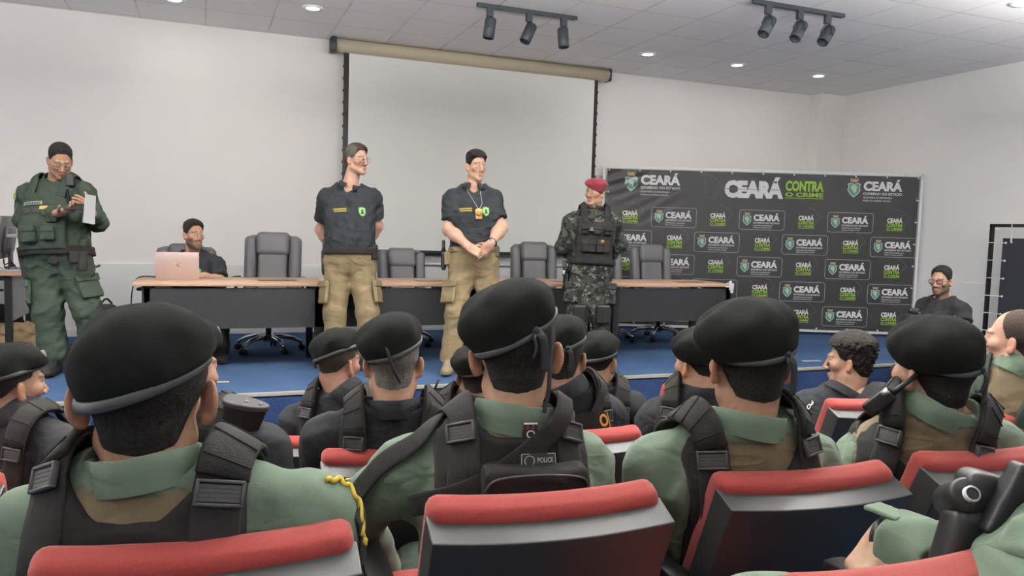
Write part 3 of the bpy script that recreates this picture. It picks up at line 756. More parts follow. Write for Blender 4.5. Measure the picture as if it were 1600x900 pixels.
def monitor(px, ptop, pbot, Y, lab, sc=1.0, yaw=0.):
    t = PY(px, ptop, Y); bt = PY(px, pbot, Y)
    e = empty('monitor', (t[0], Y, TZ), yaw, lab, 'monitor', 'monitors on the computer desk')
    h0, h1 = bt[2]-TZ, t[2]-TZ
    Mr = Matrix.Translation((0, 0, (h0+h1)/2)) @ Matrix.Rotation(.12, 4, 'Y')
    hh = (h1-h0)/2
    b = MB(); b.box((-.02, -.27, -hh), (.015, .27, hh), M=Mr, r=.012); b.box((.01, -.16, -hh*.7), (.055, .16, hh*.5), M=Mr, r=.02); b.build('case', M_mon, e)
    b = MB(); b.box((-.024, -.25, -hh+.03), (-.0195, .25, hh-.02), M=Mr); b.build('screen', M_black, e)
    b = MB(); b.box((.02, -.04, .02), (.05, .04, (h0+h1)/2), r=.01); b.box((-.10, -.11, 0), (.12, .11, .015), r=.006); b.build('stand', M_mon, e)
monitor(8, 337, 404, y0+.42, 'grey computer monitor seen from behind on the left desk')
e = empty('document_stand', (float(PY(24, 400, y0+.16)[0]), y0+.16, TZ), .2, 'light grey angled stand beside the monitor on the left desk', 'stand')
q = PY(30, 362, float(e.location[1])); hh = q[2]-TZ
b = MB(); b.box((-.10, -.1, 0), (.09, .1, .018), r=.006); b.build('base', mat('light_grey_plastic', (.36, .36, .36), rough=.4), e)
b = MB(); b.box((-.014, -.07, 0), (.014, .07, hh), M=Matrix.Translation((.05, 0, .01)) @ Matrix.Rotation(.10, 4, 'Y'), r=.008); b.box((-.06, -.03, hh-.05), (.06, .03, hh-.02), M=Matrix.Translation((.0, 0, .0)), r=.008); b.build('arm', mat('mid_grey_plastic', (.26, .26, .27), rough=.4), e)
rs = random.Random(4)
for k in range(3):
    b = MB(); p0 = np.array([PY(2+k*10, 404, y0+.12+.09*k)[0]-.02, y0+.12+.09*k, TZ+.012]); pts = [p0+(rs.uniform(-.05, .05), rs.uniform(-.04, .04), abs(rs.gauss(0, .05))) for _ in range(6)]
    pts[0][2] = TZ+.006; pts[-1][2] = TZ+.006
    b.tube(smooth_path(pts, 30), .005, 6); o = b.build('cable', M_black if k else M_white)
    tag(o, ['white cable curled on the left desk beside the monitor', 'black cable looped on the left desk beside the grey stand', 'black cable hump on the left desk beneath the grey stand'][k], 'cable')
b = MB(); q = [PZ(40, 541, ST+.008), PZ(44, 520, ST+.1), PZ(58, 520, ST+.06), PZ(75, 528, ST+.008), PZ(95, 536, ST+.008), PZ(125, 540, ST+.008), PZ(160, 548, ST+.008), PZ(240, 556, ST+.008)]
b.tube(smooth_path(q, 50), .007, 6); o = b.build('floor_cable', M_black); tag(o, 'black cable snaking over the blue carpet behind the uniformed man with a phone', 'cable')
for k, (ax, ay, bx, by) in enumerate(((40, 470, 62, 508), (50, 470, 66, 500))):
    b = MB(); pa = PY(ax, ay, y0+.6); pb = PZ(bx, by+24, ST+.01); b.tube(smooth_path([pa, pa*.6+pb*.4+(.06, 0, -.1), pb], 20), .005, 6); o = b.build('hanging_cable', M_black)
    tag(o, ['thin black cable hanging under the left desk, nearer its grey panel', 'thin black cable hanging under the left desk, nearer the rear leg'][k], 'cable')
p = PZ(62, 546, ST); b = MB(); b.box((-.07, -.03, 0), (.07, .03, .035), r=.012); b.box((-.04, -.012, .03), (.02, .012, .045), r=.005); o = b.build('power_strip', M_white, loc=tuple(p)); tag(o, 'white power strip on the carpet by the uniformed man\'s boot', 'power strip')
p = PZ(104, 548, ST); b = MB(); b.box((-.09, -.03, 0), (.09, .03, .03), r=.012); o = b.build('power_adapter', M_black, loc=tuple(p)); tag(o, 'flat black adapter on the carpet behind the uniformed man\'s boot', 'adapter')
# bags on the stage floor
p = PZ(176, 521, ST); p[1] = min(p[1], 8.3)
sc = (PY(190, 470, p[1])[2]-ST)
e = empty('backpack', (p[0], p[1], ST), .3, 'dark grey backpack slumped on the floor beside the laptop table', 'backpack')
sculpt('bag_body', [ell((0, 0, sc*.45), (.17, .13, sc*.5), None, .05), ell((.03, -.1, sc*.3), (.13, .07, sc*.28), None, .04)], .012, mat('dark_backpack', (.028, .028, .032), rough=.8, bump=.4, bscale=80), e, (0, 0, 0), wr=wrinkles(5, .006), region=lambda X, Y, Z: -Z+0*X+0*Y)
b = MB(); b.tube(smooth_path([(-.05, .02, sc*.92), (0, .02, sc*1.05), (.05, .02, sc*.92)], 12), .01, 6); b.tube(smooth_path([(.12, -.05, sc*.7), (.2, -.1, sc*.4), (.14, -.1, .05)], 14), .014, 6); b.build('strap', M_black, e)
p = PZ(26, 545, ST)
e = empty('brown_bag', (p[0], p[1]+.05, ST), .2, 'crumpled brown paper bag under the computer desk', 'bag')
sculpt('bag_body', [rbx((0, 0, .1), (.2, .12, .12), None, .04, .03), ell((.14, 0, .17), (.1, .1, .07))], .012, mat('kraft_paper', (.30, .21, .12), rough=.8, var=.25, vscale=14), e, (0, 0, 0), wr=wrinkles(8, .012), region=lambda X, Y, Z: -Z+0*X+0*Y)
p = PZ(0, 535, ST)
e = empty('dark_bag', (p[0], p[1]+.1, ST), 0, 'black bag under the computer desk at the frame edge', 'bag')
sculpt('bag_body', [ell((0, 0, .16), (.18, .14, .19), None, .04)], .014, mat('black_bag_cloth', (.015, .015, .017), rough=.8), e, (0, 0, 0), wr=wrinkles(9, .006), region=lambda X, Y, Z: -Z+0*X+0*Y)
# small strip of pale tape on the stage by the front edge, and paint flecks
for k, (px, py, w) in enumerate(((342, 597, .14), (1268, 564, .2))):
    p = PZ(px, py, ST+.002); b = MB(); b.box((-w/2, -.02, 0), (w/2, .02, .002)); o = b.build('tape_strip', mat('pale_tape', (.5, .45, .36), rough=.7), loc=tuple(p)); o.rotation_euler = (0, 0, -.1)
    tag(o, ['pale strip of tape on the blue stage carpet below the laptop table', 'pale strip of tape on the blue carpet in front of the logo banner'][k], 'tape')
p = PZ(1062, 505, ST)
o = None
b = MB(); b.lathe([(.03, 0), (.036, .10), (.036, .2), (.014, .24), (.014, .27), (0, .27)], 20); o = b.build('water_bottle', mat('clear_bottle', (.5, .55, .6), rough=.15), loc=tuple(p)); tag(o, 'small pale bottle standing on the floor beneath the last table', 'bottle')

# ------------------------------------------------------------------ auditorium seats
def red_mat():
    return mat('red_seat_fabric', (.27, .036, .031), rough=.85, var=.10, vscale=220, bump=.35, bscale=420, bdist=.0015, sheen=.15)
M_red = red_mat(); M_shell = mat('black_seat_shell', (.032, .034, .035), rough=.42, spec=.5, bump=.25, bscale=500, bdist=.001)
SH = .84
def audience_seat():
    """local: sitter faces +Y, origin on the floor below the backrest's top edge"""
    e = empty('auditorium_seat'); a = math.radians(22); up = np.array([0, -math.sin(a), math.cos(a)]); nb = np.array([0, -math.cos(a), -math.sin(a)]); xx = np.array([1.0, 0, 0])
    R = np.array([xx, nb, up]); top = np.array([0, 0, SH])
    def q(x, n, u): return top+xx*x+nb*n+up*u
    sculpt('back_cushion', [rbx(q(0, -.034, -.335), (.228, .034, .305), R, .024, .02, bend=.35)], .008, M_red, e)
    # shell: bent slab with a flat ledge on top
    b = MB(); nx = 14; w = .232; y0 = .0
    def sp(s, n, u): x = -w+2*w*s; return q(x, n-.35*x*x, u)
    for (n0, n1, u0, u1) in ((-.02, .050, -.66, -.052),):
        rows = [[sp(i/nx, n, u) for i in range(nx+1)] for n, u in ((n0, u1), (n1, u1-.0), (n1-.004, u0), (n0, u0))]
        vs = [p for r in rows for p in r]; k = nx+1; fs = []
        for r in range(4):
            r2 = (r+1) % 4
            for i in range(nx): fs.append((r*k+i, r2*k+i, r2*k+i+1, r*k+i+1))
        fs += [(0, 3*k, 2*k, k), (nx, k+nx, 2*k+nx, 3*k+nx)]
        b.add(vs, fs)
    o = b.build('back_shell', M_shell, e)
    bv = o.modifiers.new('bevel', 'BEVEL'); bv.width = .003; bv.segments = 2; bv.limit_method = 'ANGLE'
    sculpt('seat_cushion', [rbx((0, .42, .40), (.235, .23, .055), None, .03, .02)], .011, M_red, e)
    for s in (-1, 1):
        b = MB(); b.box((s*.275-.03, .10, .56), (s*.275+.03, .50, .60), r=.014); b.build('armrest', M_black, e)
        b = MB(); b.box((s*.275-.022, .14, .0), (s*.275+.022, .44, .565), r=.01); b.build('side_panel', M_shell, e)
    return e
seatp = audience_seat()
seats = [  # x, y, top z, yaw, label
    (-.008, 1.17, 1.212, -2, 'red auditorium seat at the bottom left, its top tilting up to the right'), (.590, 1.235, 1.205, -4, 'red auditorium seat in the middle, right behind the officer wearing a vest with a pouch'),
    (1.232, 1.270, 1.182, -4, 'red auditorium seat between the middle seat and the right frame edge, whole back visible'), (1.775, 1.235, 1.195, -4, 'red auditorium seat at the right frame edge behind the officer with a radio'),
    (.885, .665, 1.270, 0, 'red auditorium seat closest to us in the bottom right corner')]
def fit(px, py, Y): q = PY(px, py, Y); return q
def seat_at(px, py, Y, yaw, lab, dx=.22):
    q = PY(px, py, Y); return (q[0]+dx, Y, q[2], yaw, lab)
seats += [seat_at(510, 712, 2.17, -4, 'red auditorium seat behind the officer with a sling across his back'), seat_at(1008, 668, 2.2, -4, 'red auditorium seat showing right of the officer with the pouch', -.22),
          seat_at(1318, 628, 2.32, -4, 'red auditorium seat behind the curly-haired man in a dark jacket'), seat_at(1578, 652, 2.0, -4, 'red auditorium seat behind the balding man at the right edge'),
          seat_at(5, 745, 2.35, -2, 'red auditorium seat peeking out at the left frame edge', -.24), seat_at(448, 688, 3.02, -2, 'red auditorium seat behind the officer whose head is turned right', .22),
          seat_at(1166, 596, 3.1, -2, 'red auditorium seat glimpsed beside the officer with a yellow patch', -.2)]
for i, (x, y, z, yw, lab) in enumerate(seats):
    s = seatp if i == 0 else copy_tree(seatp)
    base = .52 if y < .9 else .36 if y < 1.7 else .17 if y < 2.62 else 0.
    s.location = (x, y, base); s.rotation_euler = (0, 0, math.radians(yw)); s.scale = (1, 1, (z-base)/SH) if abs((z-base)/SH-1) < .3 else (1, 1, 1)
    tag(s, lab, 'seat', 'red auditorium seats')
# ------------------------------------------------------------------ people: anatomy
def yawv(t): t = math.radians(t); return np.array([-math.sin(t), math.cos(t), 0.0])
def Rz(t): t = math.radians(t); return np.array([[math.cos(t), math.sin(t), 0], [-math.sin(t), math.cos(t), 0], [0, 0, 1]])  # rows = right, fwd, up
def head_axes(yaw, pitch=0., roll=0.):
    R = Rz(yaw); r, f, u = R; p = math.radians(pitch)     # pitch > 0 looks up
    f, u = f*math.cos(p)+u*math.sin(p), u*math.cos(p)-f*math.sin(p)
    q = math.radians(roll)                                # roll > 0 tips the head to its right
    r, u = r*math.cos(q)-u*math.sin(q), u*math.cos(q)+r*math.sin(q)
    return np.array([r, f, u])
class Head:
    def __init__(s, c, yaw, pitch=0., roll=0., k=.95, fat=0., ear=0., wx=1.):
        s.ear = ear; s.wx = wx
        s.c = np.array(c, float); s.R = head_axes(yaw, pitch, roll); s.k = k; s.fat = fat
    def w(s, x, y, z): return s.c+s.k*(s.R[0]*x+s.R[1]*y+s.R[2]*z)
    def loc(s, V): return (np.asarray(V)-s.c)@s.R.T/s.k
    def e(s, c, r, k=.02, mode='u', R=None):
        return ell(s.w(*c), np.array(r)*s.k, s.R if R is None else np.array(R)@s.R, k*s.k, mode)
    def cn(s, a, b, ra, rb, k=.02, mode='u'): return cone(s.w(*a), s.w(*b), ra*s.k, rb*s.k, k*s.k, mode)
    def skull(s):
        return [s.e((0, -.015, .05), (.0735*s.wx, .093, .085)), s.e((0, .022, -.012), (.060*s.wx+s.fat*.01, .068, .086), .03)]
    def prims(s):
        P_ = s.skull()
        for q in (-1, 1):
            P_ += [s.cn((q*.050, .0, -.055), (q*.014, .068, -.088), .021+s.fat*.008, .019, .03), s.e((q*.044, .054, -.006), (.024, .026, .022), .02)]
            if s.fat: P_.append(s.e((q*.045, .035, -.06), (.026*s.fat, .03, .028), .025))
        P_ += [s.e((0, .076, -.094), (.021, .017, .018), .02), s.cn((-.036, .079, .036), (0, .088, .034), .010, .010, .015), s.cn((.036, .079, .036), (0, .088, .034), .010, .010, .015)]
        for q in (-1, 1): P_.append(s.e((q*.031, .101, .015), (.018, .014, .012), .012, 's'))
        P_ += [s.cn((0, .088, .028), (0, .113, -.020), .0075, .0115, .010)]
        for q in (-1, 1):
            P_ += [s.e((q*.0125, .102, -.026), (.0085, .010, .008), .006), s.e((q*.031, .079, .0235), (.0175, .0125, .007), .006), s.e((q*.031, .079, .007), (.016, .0115, .006), .006)]
        P_ += [s.e((0, .0935, -.054), (.022, .012, .0055), .008), s.e((0, .0915, -.066), (.019, .012, .0065), .008), s.cn((-.021, .101, -.0602), (.021, .101, -.0602), .0022, .0022, .003, 's')]
        for q in (-1, 1):
            a = math.radians(32); R = [[q*math.cos(a), math.sin(a), 0], [-q*math.sin(a), math.cos(a), .12], [0, -.12, 1]]
            ea = s.ear
            P_ += [s.e((q*(.080+ea), -.014, .002), (.0075, .0185+ea*.3, .031+ea*.3), .008, 'u', R), s.e((q*(.079+ea*.6), -.008, -.022), (.008, .011, .012), .010), s.e((q*(.0905+ea), -.006, .006), (.008, .0105, .018), .006, 's', R)]
        return P_
def finger(P_, base, d, nrm_, lens, curl, r, k=.004):
    """chain of three phalanges bending from d towards nrm_ (palm side)"""
    p = np.array(base, float); ang = 0.
    for i, (l, c) in enumerate(zip(lens, curl)):
        ang += c; q = p+l*(d*math.cos(ang)+nrm_*math.sin(ang)); P_.append(cone(p, q, r*(1-.1*i), r*(.92-.1*i), k)); p = q
def hand(wr, d, palm, side, curl=.35, spread=.06, thumb=.5, k=1.0):
    """d = wrist->fingers, palm = direction the palm faces, side = +1 when the thumb leaves towards cross(d, palm)"""
    d = nrm(d); palm = nrm(np.array(palm)-d*np.dot(palm, d)); t = np.cross(d, palm)*side; P_ = []
    c = np.array(wr)+d*.048*k; R = np.array([t, palm, d])
    P_ += [rbx(c, np.array((.040, .0135, .046))*k, R, .0125*k, .01), cone(np.array(wr)-d*.02*k, np.array(wr)+d*.02*k, .026*k, .028*k, .02, sq=(palm, .75))]
    P_.append(ell(c+t*.022*k-d*.012*k+palm*.008*k, np.array((.017, .013, .028))*k, R, .012))
    for i, (off, l, sp) in enumerate(((.029, .072, 1.5), (.010, .080, .4), (-.010, .075, -.5), (-.028, .059, -1.6))):
        dd = nrm(d+t*spread*sp); cu = curl*(1+.12*i)
        finger(P_, np.array(wr)+d*.090*k+t*off*k, dd, palm, (l*.46*k, l*.32*k, l*.26*k), (cu, cu*1.1, cu*.8), .0088*k*(1 if i < 3 else .86))
    td = nrm(d*.62+t*.70+palm*.30*thumb); tb = np.array(wr)+d*.022*k+t*.026*k
    finger(P_, tb, td, nrm(palm*.6+d*.5-t*.4), (.040*k, .033*k, .026*k), (.05, .3*thumb+.1, .35*thumb), .0112*k)
    return P_

SKIN = {'light': (.52, .31, .22), 'tan': (.40, .225, .145), 'brown': (.29, .155, .095), 'dark': (.21, .11, .07)}
HAIRC = {'black': (.012, .010, .009), 'brown': (.035, .024, .017), 'grey': (.11, .10, .092)}
M_skin = mat('skin', (.5, .3, .2), rough=.5, attr='Col', var=.06, vscale=35, bump=.12, bscale=160, bdist=.001, spec=.35)
def hair_mat(name, c): return mat(name, c, rough=.75, var=.35, vscale=160, bump=.9, bscale=420, bdist=.003, spec=.25, attr='Col')
M_hair = hair_mat('short_hair', (.02, .02, .02))
M_eye = mat('eye', (.7, .7, .68), rough=.15, attr='Col', spec=.5)
M_beret = mat('black_felt', (.0115, .0122, .0115), rough=.95, bump=.6, bscale=650, bdist=.0012, var=.25, vscale=22, spec=.06)
M_band = mat('grey_leather_band', (.055, .060, .060), rough=.5, bump=.3, bscale=200)
M_tail = mat('black_ribbon', (.022, .024, .026), rough=.7)
M_webb = mat('black_webbing', (.019, .018, .0175), rough=.85, bump=.5, bscale=260, bdist=.002, var=.25, vscale=40, spec=.2)
M_webb2 = mat('worn_black_webbing', (.024, .0225, .0215), rough=.85, bump=.6, bscale=220, bdist=.002, var=.25, vscale=30, spec=.2)
M_buckle = mat('dark_grey_buckle', (.042, .042, .042), rough=.45, spec=.45)

def skin_cols(hd, tone, hairc, hl, stub=0., beard=0., scalp=.75, grey=0.):
    tone = np.array(tone); hc = np.array(hairc)
    def f(V):
        L = hd.loc(V); x, y, z = L.T; n = noise3(V, 3, .02); n2 = noise3(V, 5, .004)
        c = np.tile(tone, (len(V), 1))*(1+.05*n[:, None])
        near = (np.abs(x) < .12) & (np.abs(y) < .16) & (z > -.16) & (z < .2)
        red = np.exp(-((np.abs(x)-.048)**2/.0004+(y-.06)**2/.002+(z+.02)**2/.0006))+.9*np.exp(-(x**2/.0003+(y-.11)**2/.0006+(z+.022)**2/.0003))+.9*(np.abs(x) > .079)*(np.abs(y+.01) < .04)
        c *= (1+np.outer(np.clip(red, 0, 1)*near, (.05, -.10, -.12)))
        lip = np.exp(-(x**2/.0005+(z+.060)**2/.00008))*(y > .085)*near
        c = c*(1-lip[:, None]*.45)+lip[:, None]*.45*np.array((.33, .12, .10))*tone[0]/.45
        def mixh(c, a, col=None): a = np.clip(a, 0, 1)[:, None]; return c*(1-a)+a*(hc if col is None else col)
        # eyebrows
        bz = .041+.004*np.cos(x*60)-.10*np.maximum(np.abs(x)-.03, 0); a = np.exp(-((z-bz)**2/.000022))*(np.abs(x) > .009)*(np.abs(x) < .052)*(y > .04)
        c = mixh(c, a*near*.85)
        if stub or beard:
            m = (y > -.005)*(z < -.012)*np.clip((.0-z-.012)/.02, 0, 1)*(1-np.exp(-(x**2/.0006+(z+.062)**2/.00012)))
            m *= np.where(z > -.045, (np.abs(x) > .046-(-.012-z)*.3)|(z < -.036)&(np.abs(x) < .03), 1)*(y+.9*(-z-.10) < .2)*(z > -.145)
            c = mixh(c, m*near*np.clip(max(stub, beard)*(1+.25*n2), 0, 1))
        if hl is not None:
            ph = np.degrees(np.abs(np.arctan2(x, y))); hz = np.interp(ph, *hl); a = np.clip((z-hz+.016)/.045, 0, 1)*(ph > 25)*(np.abs(x) < .0785)
            c = mixh(c, a*near*scalp*(1+.15*n2))
        return c
    return f
HL = ([0, 30, 52, 66, 80, 95, 115, 140, 180], [.098, .095, .064, .030, .020, .012, -.020, -.055, -.064])
HLs = ([0, 30, 52, 66, 80, 95, 115, 140, 180], [.085, .083, .066, .040, .036, .030, .010, -.020, -.030])
def hair(hd, par, org, col, hl=HL, t=.010, top=0., fade=.035, seed=1, curly=0., h=.004, name='hair', grey=0., front=0., part=None):
    def wr(X, Y, Z):
        L = hd.loc(np.stack([X, Y, Z], 1)); x, y, z = L.T; ph = np.degrees(np.abs(np.arctan2(x, y))); hz = np.interp(ph, *hl)
        w = t*(.6+.4*np.clip((z-.035)/.06, 0, 1))*np.clip((z-hz)/fade, .28, 1)+top*np.clip((z-.06)/.06, 0, 1)+front*np.clip((y-.02)/.06, 0, 1)*np.clip((z-.07)/.03, 0, 1)
        V = np.stack([X, Y, Z], 1)
        w = w*(1+.10*noise3(V, seed, .011))+curly*noise3(V, seed+1, .02)*np.clip((z-hz)/.03, 0, 1)
        return w*hd.k
    def region(X, Y, Z):
        x, y, z = X-hd.c[0], Y-hd.c[1], Z-hd.c[2]; R = hd.R; k = hd.k
        lx = (x*R[0, 0]+y*R[0, 1]+z*R[0, 2])/k; ly = (x*R[1, 0]+y*R[1, 1]+z*R[1, 2])/k; lz = (x*R[2, 0]+y*R[2, 1]+z*R[2, 2])/k
        ph = np.degrees(np.abs(np.arctan2(lx, ly))); return (np.interp(ph, *hl)-lz)*.8*k
    c0 = np.array(col)
    def cf(V):
        L = hd.loc(V); g = np.clip((np.abs(L[:, 0])-.05)/.02, 0, 1)*grey*(.6+.4*noise3(V, 9, .006))
        return c0*(1+.2*noise3(V, 7, .008))[:, None]*(1-g[:, None])+g[:, None]*np.array((.16, .15, .14))
    return sculpt(name, hd.skull()+getattr(hd, 'neckprim', []), h, M_hair, par, org, 0., region, .004, wr, cf)
def eyes(hd, par, org, iris=(.035, .018, .01), lid=0.):
    for q in (-1, 1):
        c = hd.w(q*.031, .0785, .0155); b = MB(); b.ball(c-org, .0122*hd.k, 20)
        o = b.build('eye', M_eye, par); me = o.data
        V = np.array([v.co for v in me.vertices])+org-c; V /= np.linalg.norm(V, axis=1)[:, None]; d = V@hd.R[1]
        col = np.where(d[:, None] > .93, np.array(iris), np.array((.62, .60, .57)))
        a = me.color_attributes.new('Col', 'FLOAT_COLOR', 'POINT'); a.data.foreach_set('color', np.concatenate([col, np.ones((len(col), 1))], 1).astype(np.float32).ravel())
def zband(x, y): return .060+.44*x+.16*y
def beret(hd, par, org, m=M_beret, h=.005, flip=1, badge=False, tails=1, seed=0, puff=1.0, long_tail=None, droop=22, bandm=None, lift=0., tall=0., sl=.44, shift=.020):
    """cap pulled to one side (flip=1: towards the wearer's left), with its band, knot and badge"""
    f = flip; a = math.radians(droop)
    R = np.array([[math.cos(a), 0, f*math.sin(a)], [0, 1, 0], [-f*math.sin(a), 0, math.cos(a)]])
    pr_ = [hd.e((0, -.015, .05), (.083*hd.wx, .102, .092), .03), hd.e((-f*shift, -.005, .094+tall*.5+lift), (.112*puff, .124*puff, .058+tall), .05, 'u', R), hd.e((f*.02, .05, .09+lift), (.05, .04, .045), .05)]
    def region(X, Y, Z):
        x, y, z = X-hd.c[0], Y-hd.c[1], Z-hd.c[2]; Q = hd.R; k = hd.k
        lx = (x*Q[0, 0]+y*Q[0, 1]+z*Q[0, 2])/k; ly = (x*Q[1, 0]+y*Q[1, 1]+z*Q[1, 2])/k; lz = (x*Q[2, 0]+y*Q[2, 1]+z*Q[2, 2])/k
        return ((.060+lift+sl*f*lx+.16*ly)-.006-.26*np.clip(-f*lx+.005, 0, 1)-lz)*.88*k
    rs = np.random.RandomState(seed+3); ph = rs.uniform(0, 6.28, 3)
    def wr(X, Y, Z):
        L = hd.loc(np.stack([X, Y, Z], 1)); an = np.arctan2(L[:, 1], L[:, 0])
        g = np.clip((L[:, 2]-.06)/.05, 0, 1)*np.clip((.19-L[:, 2])/.08, 0, 1)
        return (.0035*np.sin(an*3+ph[0]+L[:, 2]*30)+.0025*np.sin(an*7+ph[1]-L[:, 2]*55)+.002*np.sin(L[:, 0]*70+ph[2]+L[:, 1]*40))*g
    o = sculpt('beret', pr_, h, m, par, org, 0., region, .012, wr)
    n = 44; pts = []; ups = []
    for i in range(n):
        t = 2*PI*i/n; x, y = .0815*hd.wx*math.cos(t), -.013+.1015*math.sin(t); z = .060+lift+sl*f*x+.16*y-.004
        pts.append(hd.w(x, y, z)-org); ups.append(hd.R[0]*math.cos(t)/.0815+hd.R[1]*math.sin(t)/.1015)
    b = MB(); b.tube(pts, 1.0, 8, flat=(.0085*hd.k, .0045*hd.k, [nrm(u) for u in ups]), closed=True); b.build('band', bandm or M_band, o)
    def bp(t, dz=0., out=.0): x, y = (.083*hd.wx+out)*math.cos(t), -.013+(.103+out)*math.sin(t); return hd.w(x, y, .060+lift+sl*f*x+.16*y+dz)-org
    if tails:
        t0 = -PI/2+f*.42; b = MB(); b.ball(bp(t0), .010)
        for q in range(tails):
            s_ = (-1)**q; L_ = 1-.45*q; pp = [bp(t0+s_*.03, -.004, .004), bp(t0+s_*.09, -.018*L_, .012), bp(t0+s_*.10+.05*f, -.05*L_, .011), bp(t0+s_*.13+.02*f, -.088*L_, .008)]
            b.tube(smooth_path(pp, 14), 1.0, 8, flat=((.009 if q == 0 else .003)*hd.k, .002, [nrm(bp(t0)-hd.c+org)]*14))
        b.build('tail', M_tail, o)
    if long_tail:
        b = MB(); b.tube(smooth_path([np.array(p)-org for p in long_tail], 30), .005, 6); b.build('hanging_cord', M_tail, o)
    if badge:
        t0 = PI/2-f*.55; c = bp(t0, .031, .010); nn = nrm(hd.R[0]*math.cos(t0)+hd.R[1]*math.sin(t0)+hd.R[2]*.25)
        b = MB(); M = frameM(c, z=nn, y=hd.R[2]); b.lathe([(0, .004), (.017, .004), (.019, 0), (.019, -.012), (0, -.012)], 20, M=M); b.lathe([(.0, .0055), (.011, .0055), (.013, .004)], 16, 1, M=M)
        b.build('badge', [mat('badge_silver', (.17, .155, .13), rough=.7, spec=.1), mat('badge_centre', (.16, .14, .11), rough=.4)], o)
    return o

def lerp0(a, b, t): return np.array(a)*(1-t)+np.array(b)*t
class Body:
    """all limb primitives from a joint table J (world coordinates)"""
    def __init__(s, J, F, k=1.0, belly=0., bulk=1.0, armk=1.0):
        s.J = {a: np.array(b, float) for a, b in J.items()}; J = s.J; s.k = k
        lat = J['shR']-J['shL']; hm = (J['hipL']+J['hipR'])/2; up = nrm(J['neck']-hm)
        s.armk = armk; s.up = up; s.lat = nrm(lat-up*np.dot(lat, up)*.7)
        p0 = hm-up*.07*k; p1 = J['neck']; L = np.linalg.norm(p1-p0); hw = np.linalg.norm(lat)/2
        ts = [0, .10, .22, .38, .52, .66, .80, .90, 1.0]
        b_ = bulk*k
        ws = [.13*b_, .168*b_, .172*b_, (.158+belly*.2)*b_, (.162+belly*.12)*b_, .176*b_, max(.155*b_, hw*.92), hw*.62, .062*b_]
        ds = [.09*b_, .118*b_, (.118+belly*.35)*b_, (.112+belly*.6)*b_, (.116+belly*.35)*b_, .124*b_, .112*b_, .085*b_, .058*b_]
        cs = [0, 0, belly*.3, belly*.5+.004, .012+belly*.3, .018, .006, -.004, 0]
        s.trunk = loft(p0, p1, s.lat, ts, ws, ds, cs); s.fwd = s.trunk.fwd; s.p0, s.p1, s.L = p0, p1, L
        s.torso = [s.trunk]
        for q, sg in (('L', -1), ('R', 1)):
            J['sh'+q] = J['sh'+q]-up*.034*k; sh = J['sh'+q]
            s.torso += [cone(J['neck']-up*.045*k, sh-up*.004*k, .046*k, .046*k*armk, .05), ell(sh-up*.012*k, (.055*k*armk,)*3, None, .05),
                        cone(J['neck']+up*.004*k+s.lat*sg*.036*k, lerp0(J['neck'], sh, .86)+up*.018*k, .034*k, .032*k, .05)]
        sg = {'L': -1, 'R': 1}
        s.glute = [ell(J['hip'+q]-up*.01-s.fwd*.045*k, (.090*b_, .085*b_, .095*b_), None, .05) for q in 'LR']
        s.arm = {}; s.leg = {}; s.fore = {}
        for q in 'LR':
            sh, el, wr = J['sh'+q], J['el'+q], J['wr'+q]
            s.arm[q] = [cone(sh, el, .054*k*armk, .043*k*armk, .03), ell(sh*.6+el*.4, (.050*k*armk,)*3, None, .04)]
            s.armskin = getattr(s, 'armskin', {}); s.armskin[q] = [cone(sh-up*.02, el, .040*k, .036*k*armk, .03)]
            s.foreskin = getattr(s, 'foreskin', {}); s.foreskin[q] = [cone(el, wr, .034*k, .026*k, .02)]
            s.fore[q] = [cone(el, wr, .042*k*armk, .027*k*armk, .025), ell(el*.68+wr*.32, (.044*k*armk,)*3, None, .04)]
            hp, kn, an = J['hip'+q], J['kn'+q], J['an'+q]
            s.leg[q] = [cone(hp, kn, .092*b_, .060*k, .05), cone(kn, an, .057*k, .040*k, .03), ell(kn*.7+an*.3-s.fwd*.012, (.058*k, .058*k, .085*k), None, .04)]
        s.neck = []
    def tl(s, t, u, v):          # trunk coordinates -> world
        return s.p0+s.trunk.ax*(t*s.L)+s.trunk.lat*u+s.fwd*v
    def tc(s, V):
        d = np.asarray(V)-s.p0; return d@s.trunk.ax/s.L, d@s.trunk.lat, d@s.fwd
    def tcg(s, X, Y, Z):
        x, y, z = X-s.p0[0], Y-s.p0[1], Z-s.p0[2]; a, l, f = s.trunk.ax, s.trunk.lat, s.fwd
        return (x*a[0]+y*a[1]+z*a[2])/s.L, x*l[0]+y*l[1]+z*l[2], x*f[0]+y*f[1]+z*f[2]
def plane(p, n):                 # region: keeps the side the normal points AWAY from
    n = nrm(n); c = float(np.dot(p, n)); return lambda X, Y, Z: X*n[0]+Y*n[1]+Z*n[2]-c
def rmax(*fs): return lambda X, Y, Z: np.maximum.reduce(np.broadcast_arrays(*[f(X, Y, Z) for f in fs]))
def grid_part(prims, h, lo=None, hi=None, region=None):
    l, u = bounds(prims, .02)
    D, ax = field(prims, l, u, h)
    if region is not None: D = smax(D, np.broadcast_to(region(ax[0][:, None, None], ax[1][None, :, None], ax[2][None, None, :]), D.shape), .004)
    D[0] = D[-1] = .05; D[:, 0] = D[:, -1] = .05; D[:, :, 0] = D[:, :, -1] = .05
    return snets(D, l, h)
